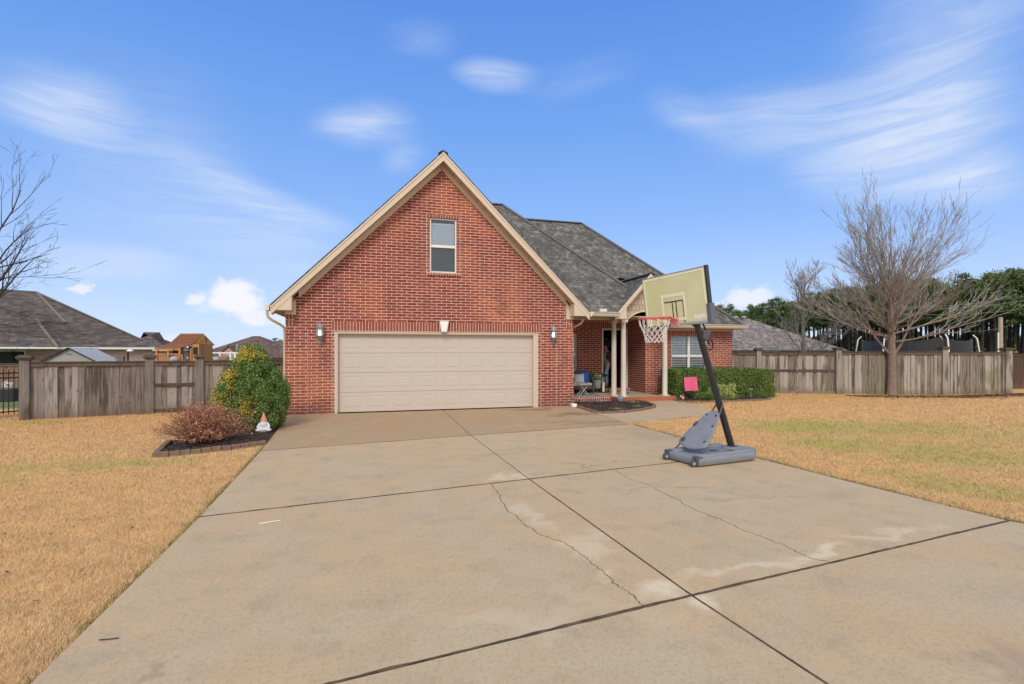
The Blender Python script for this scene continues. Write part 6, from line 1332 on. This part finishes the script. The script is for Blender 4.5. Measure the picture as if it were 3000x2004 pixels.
# trampoline
t = thing('trampoline', 'round trampoline with dark safety net and bent white poles behind the right fence', 'trampoline', (25.9,19.7,0)); tc = AT(2500+800/4.48, 1026, 26.2); r_ = 2.35; tz = .35; b = MB()
b.tube([(tc.x+r_*math.cos(2*math.pi*k/40), tc.y+r_*math.sin(2*math.pi*k/40), tz) for k in range(41)], .03, 6); 
for k in range(6): a = k*math.pi/3; b.tube([(tc.x+r_*math.cos(a),tc.y+r_*math.sin(a),tz),(tc.x+r_*math.cos(a),tc.y+r_*math.sin(a),-.6)], .03, 6)
b.build('frame', M['silver'], t, smooth=True); b = MB(); b.lathe([(0,tz),(r_-.05,tz),(r_-.05,tz-.01)], (tc.x,tc.y,0), 40); b.build('mat', M['black'], t)
m = NT('safety_net'); tr_ = m.n('ShaderNodeBsdfTransparent'); mx = m.n('ShaderNodeMixShader'); mx.inputs[0].default_value = .78; m.col((.028,.03,.032)); m.l(tr_.outputs[0], mx.inputs[1]); m.l(m.b.outputs[0], mx.inputs[2]); m.l(mx.outputs[0], m.out.inputs[0])
b = MB(); n = 48; vs = []
for k in range(n): a = 2*math.pi*k/n; sag = .16*abs(math.sin(a*3)); vs += [(tc.x+(r_-.12)*math.cos(a), tc.y+(r_-.12)*math.sin(a), tz), (tc.x+(r_-.12)*math.cos(a), tc.y+(r_-.12)*math.sin(a), 2.28-sag)]
b.add(vs, [(2*k, (2*k+2)%(2*n), (2*k+3)%(2*n), 2*k+1) for k in range(n)]); b.build('net', m.mat, t)
for k in range(6):
    a = k*math.pi/3+.12; b = MB(); b.tube([(tc.x+(r_+.12)*math.cos(a),tc.y+(r_+.12)*math.sin(a),-.6),(tc.x+(r_+.12)*math.cos(a),tc.y+(r_+.12)*math.sin(a),1.6),(tc.x+(r_+.03)*math.cos(a),tc.y+(r_+.03)*math.sin(a),2.25),(tc.x+(r_-.12)*math.cos(a),tc.y+(r_-.12)*math.sin(a),2.42)], .032, 6); b.build('pole', M['white'], t, smooth=True)
# utility pole and wires
t = thing('utility_pole', 'short pale wooden utility pole with a white conduit at the far right', 'utility pole', (47.6,28,0)); p_ = AT(2500+1932/4.48, 1026, 40); b = MB(); b.tube([(p_.x,p_.y,-1.2),(p_.x,p_.y,4.25)], [.17,.14], 10); b.build('pole', simple('pale_pole_wood', (.42,.31,.24), .9, .3, 6), t, smooth=True)
b = MB(); b.tube([(p_.x-.24,p_.y,-1.2),(p_.x-.24,p_.y,3.05)], .05, 8); b.build('conduit', M['white'], t)
for i, (ya_, yb_) in enumerate(((22,215),(95,225),(205,300))):
    a_ = AT(2500+2700/4.48, 850+(ya_-20)/4.48, 42); c_ = AT(2500+500/4.48, 850+yb_/4.48, 60); b = MB(); pts = [a_.lerp(c_, k/14)+Vector((0,0,-.5*math.sin(math.pi*k/14))) for k in range(15)]; b.tube(pts, .022, 5); tag(b.build('power_line', simple('wire', (.35,.36,.36), .6)), ('uppermost','middle','lowest')[i]+' of the three overhead wires crossing in front of the pines', 'wire', 'overhead wires at the right')

# ================================================================== sky and sun
SUN_EL, SUN_AZ = R_(38), R_(200)     # azimuth measured clockwise from +Y: low behind the camera, to its left
w = bpy.data.worlds.new('World'); S.world = w; w.use_nodes = True; nt = w.node_tree; nt.nodes.clear()
class WN(NT):
    def __init__(s, t): s.t = t
m = WN(nt); out = m.n('ShaderNodeOutputWorld'); bg = m.n('ShaderNodeBackground'); m.l(bg.outputs[0], out.inputs[0])
sky = m.n('ShaderNodeTexSky', sky_type='NISHITA', sun_disc=False, sun_elevation=SUN_EL, sun_rotation=SUN_AZ, air_density=1.0, dust_density=.3, ozone_density=2.2)
dirv = m.vec('NORMALIZE', m.n('ShaderNodeTexCoord').outputs['Generated']); sp = m.n('ShaderNodeSeparateXYZ'); m.l(dirv, sp.inputs[0])
azm = m.math('ARCTAN2', sp.outputs[0], sp.outputs[1]); el = m.math('ARCSINE', sp.outputs[2])
SKYG = 0.115
base = m.mix(1.0, sky.outputs[0], (.72,1.02,1.50), 'MULTIPLY')
# clear winter blue deepening with height, blended over the physical sky
def lin(c): return tuple(((v/255)/12.92 if v/255 <= .04045 else ((v/255+.055)/1.055)**2.4)/(2**.42*SKYG) for v in c)
cr_ = m.n('ShaderNodeValToRGB'); cr_.color_ramp.interpolation = 'B_SPLINE'; stops = [(0,(214,224,246)),(.06,(196,214,246)),(.16,(143,185,243)),(.30,(112,164,240)),(.42,(95,147,232)),(.7,(72,122,218)),(1,(60,105,205))]
el_n = m.math('DIVIDE', el, 1.45, clamp=True); m.l(el_n, cr_.inputs[0])
while len(cr_.color_ramp.elements) < len(stops): cr_.color_ramp.elements.new(.5)
for e_, (p_, c_) in zip(cr_.color_ramp.elements, stops): e_.position = p_
for e_, (p_, c_) in zip(cr_.color_ramp.elements, stops): e_.color = (*[v/10 for v in lin(c_)], 1)
base = m.mix(.85, base, m.vec('SCALE', cr_.outputs[0]) if 0 else m.mix(1.0, cr_.outputs[0], (10,10,10), 'MULTIPLY'))
ae = m.n('ShaderNodeCombineXYZ'); m.l(azm, ae.inputs[0]); m.l(el, ae.inputs[1])
def azel(x, y):
    d = ray(x, y).normalized(); return math.atan2(d.x, d.y), math.asin(d.z)
nz = m.noise(m.scalev(ae.outputs[0], (1.6, 4.0, 1)), 1.3, 3, .5, .3, out=1); wv = m.vec('SUBTRACT', nz, (.5,.5,.5)); q1 = m.vec('ADD', ae.outputs[0], m.scalev(wv, (.20,.07,0)))
nz2 = m.noise(m.scalev(ae.outputs[0], (18, 26, 1)), 1, 5, .6, out=1); q2 = m.vec('ADD', ae.outputs[0], m.scalev(m.vec('SUBTRACT', nz2, (.5,.5,.5)), (.07,.055,0)))
def cloud(x0, y0, x1, y1, hw, s, src, soft=1.0):
    a = Vector((*azel(x0, y0), 0)); c = Vector((*azel(x1, y1), 0)); mid_ = (a+c)/2; L_ = (c-a).length/2; d_ = (c-a).normalized(); n_ = Vector((-d_.y, d_.x, 0)); hw = hw/FPX
    dd = m.vec('SUBTRACT', src, tuple(mid_)); u = m.math('MULTIPLY', m.vec('DOT_PRODUCT', dd, tuple(d_)), 1/L_); v = m.math('MULTIPLY', m.vec('DOT_PRODUCT', dd, tuple(n_)), 1/hw)
    r = m.math('SQRT', m.math('ADD', m.math('MULTIPLY', u, u), m.math('MULTIPLY', v, v))); return m.ramp(r, 1-1.0*soft, 1.08, s, 0)
K = 1.278
wisps = [(-150,190,300,330,22,.55),(250,310,860,550,26,.50),(-100,210,620,470,110,.22),(-100,170,330,230,34,.34),(200,430,900,600,60,.22),(1020,165,1240,160,20,.62),(1900,40,2450,200,150,.26),(700,285,960,280,28,.58),(860,360,990,355,26,.26),(-20,215,330,245,30,.28),(60,590,480,625,22,.50),(860,85,1100,75,24,.16),
         (1480,215,1720,285,26,.34),(1540,290,2150,225,50,.52),(1900,240,2400,60,110,.30),(1760,380,2400,290,60,.66),(1950,330,2500,260,70,.5),(2050,420,2450,400,34,.5),(1150,200,1500,130,26,.12),(300,500,900,640,60,.16)]
acc = None
fine = m.noise(m.scalev(q1, (4, 30, 1)), 1, 6, .6, 1.2)
for (x0,y0,x1,y1,hw,s_) in wisps:
    c = cloud(x0*K, y0*K, x1*K, y1*K, hw*K*1.9, s_, q1); acc = c if acc is None else m.math('SUBTRACT', m.math('ADD', acc, c), m.math('MULTIPLY', acc, c))
acc = m.math('MULTIPLY', acc, m.ramp(fine, .25, .75, .45, 1.15), clamp=True)
cum = None
for (x0,y0,x1,y1,hw,s_) in [(450,690,620,690,36,1),(470,672,590,665,34,1),(520,715,640,728,22,.85),(145,657,220,658,11,.75),(415,668,470,680,16,.8),(1640,690,1790,678,24,.75),(1600,705,1690,700,18,.6),(600,735,680,745,14,.5),(350,775,430,780,14,.45)]:
    c = cloud(x0*K, y0*K, x1*K, y1*K, hw*K, s_, q2, .55); cum = c if cum is None else m.math('MAXIMUM', cum, c)
# bright cloud added to the unseen sky behind and overhead, as neutral fill light
behind = m.ramp(sp.outputs[1], .25, -.25, 0, 1); fill_cloud = m.math('MULTIPLY', behind, m.ramp(m.noise(m.scalev(dirv, (1,1,1.4)), 1.7, 5, .6), .30, .60, .35, .95)); high = m.math('MULTIPLY', m.ramp(el, .75, 1.1, 0, 1), .75); fill_cloud = m.math('MAXIMUM', fill_cloud, high)
c = m.mix(acc, base, lin((232,240,253))); c = m.mix(fill_cloud, c, (7.3,7.2,7.2)); c = m.mix(cum, c, lin((246,248,253)))
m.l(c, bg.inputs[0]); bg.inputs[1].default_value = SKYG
sl_ = bpy.data.lights.new('sun', 'SUN'); sl_.energy = 1.6; sl_.angle = R_(20); sl_.color = (1,.92,.80); so = bpy.data.objects.new('sun', sl_); COL.objects.link(so)
sd_ = Vector((math.sin(SUN_AZ)*math.cos(SUN_EL), math.cos(SUN_AZ)*math.cos(SUN_EL), math.sin(SUN_EL))); so.rotation_euler = (-sd_).to_track_quat('-Z', 'Y').to_euler()
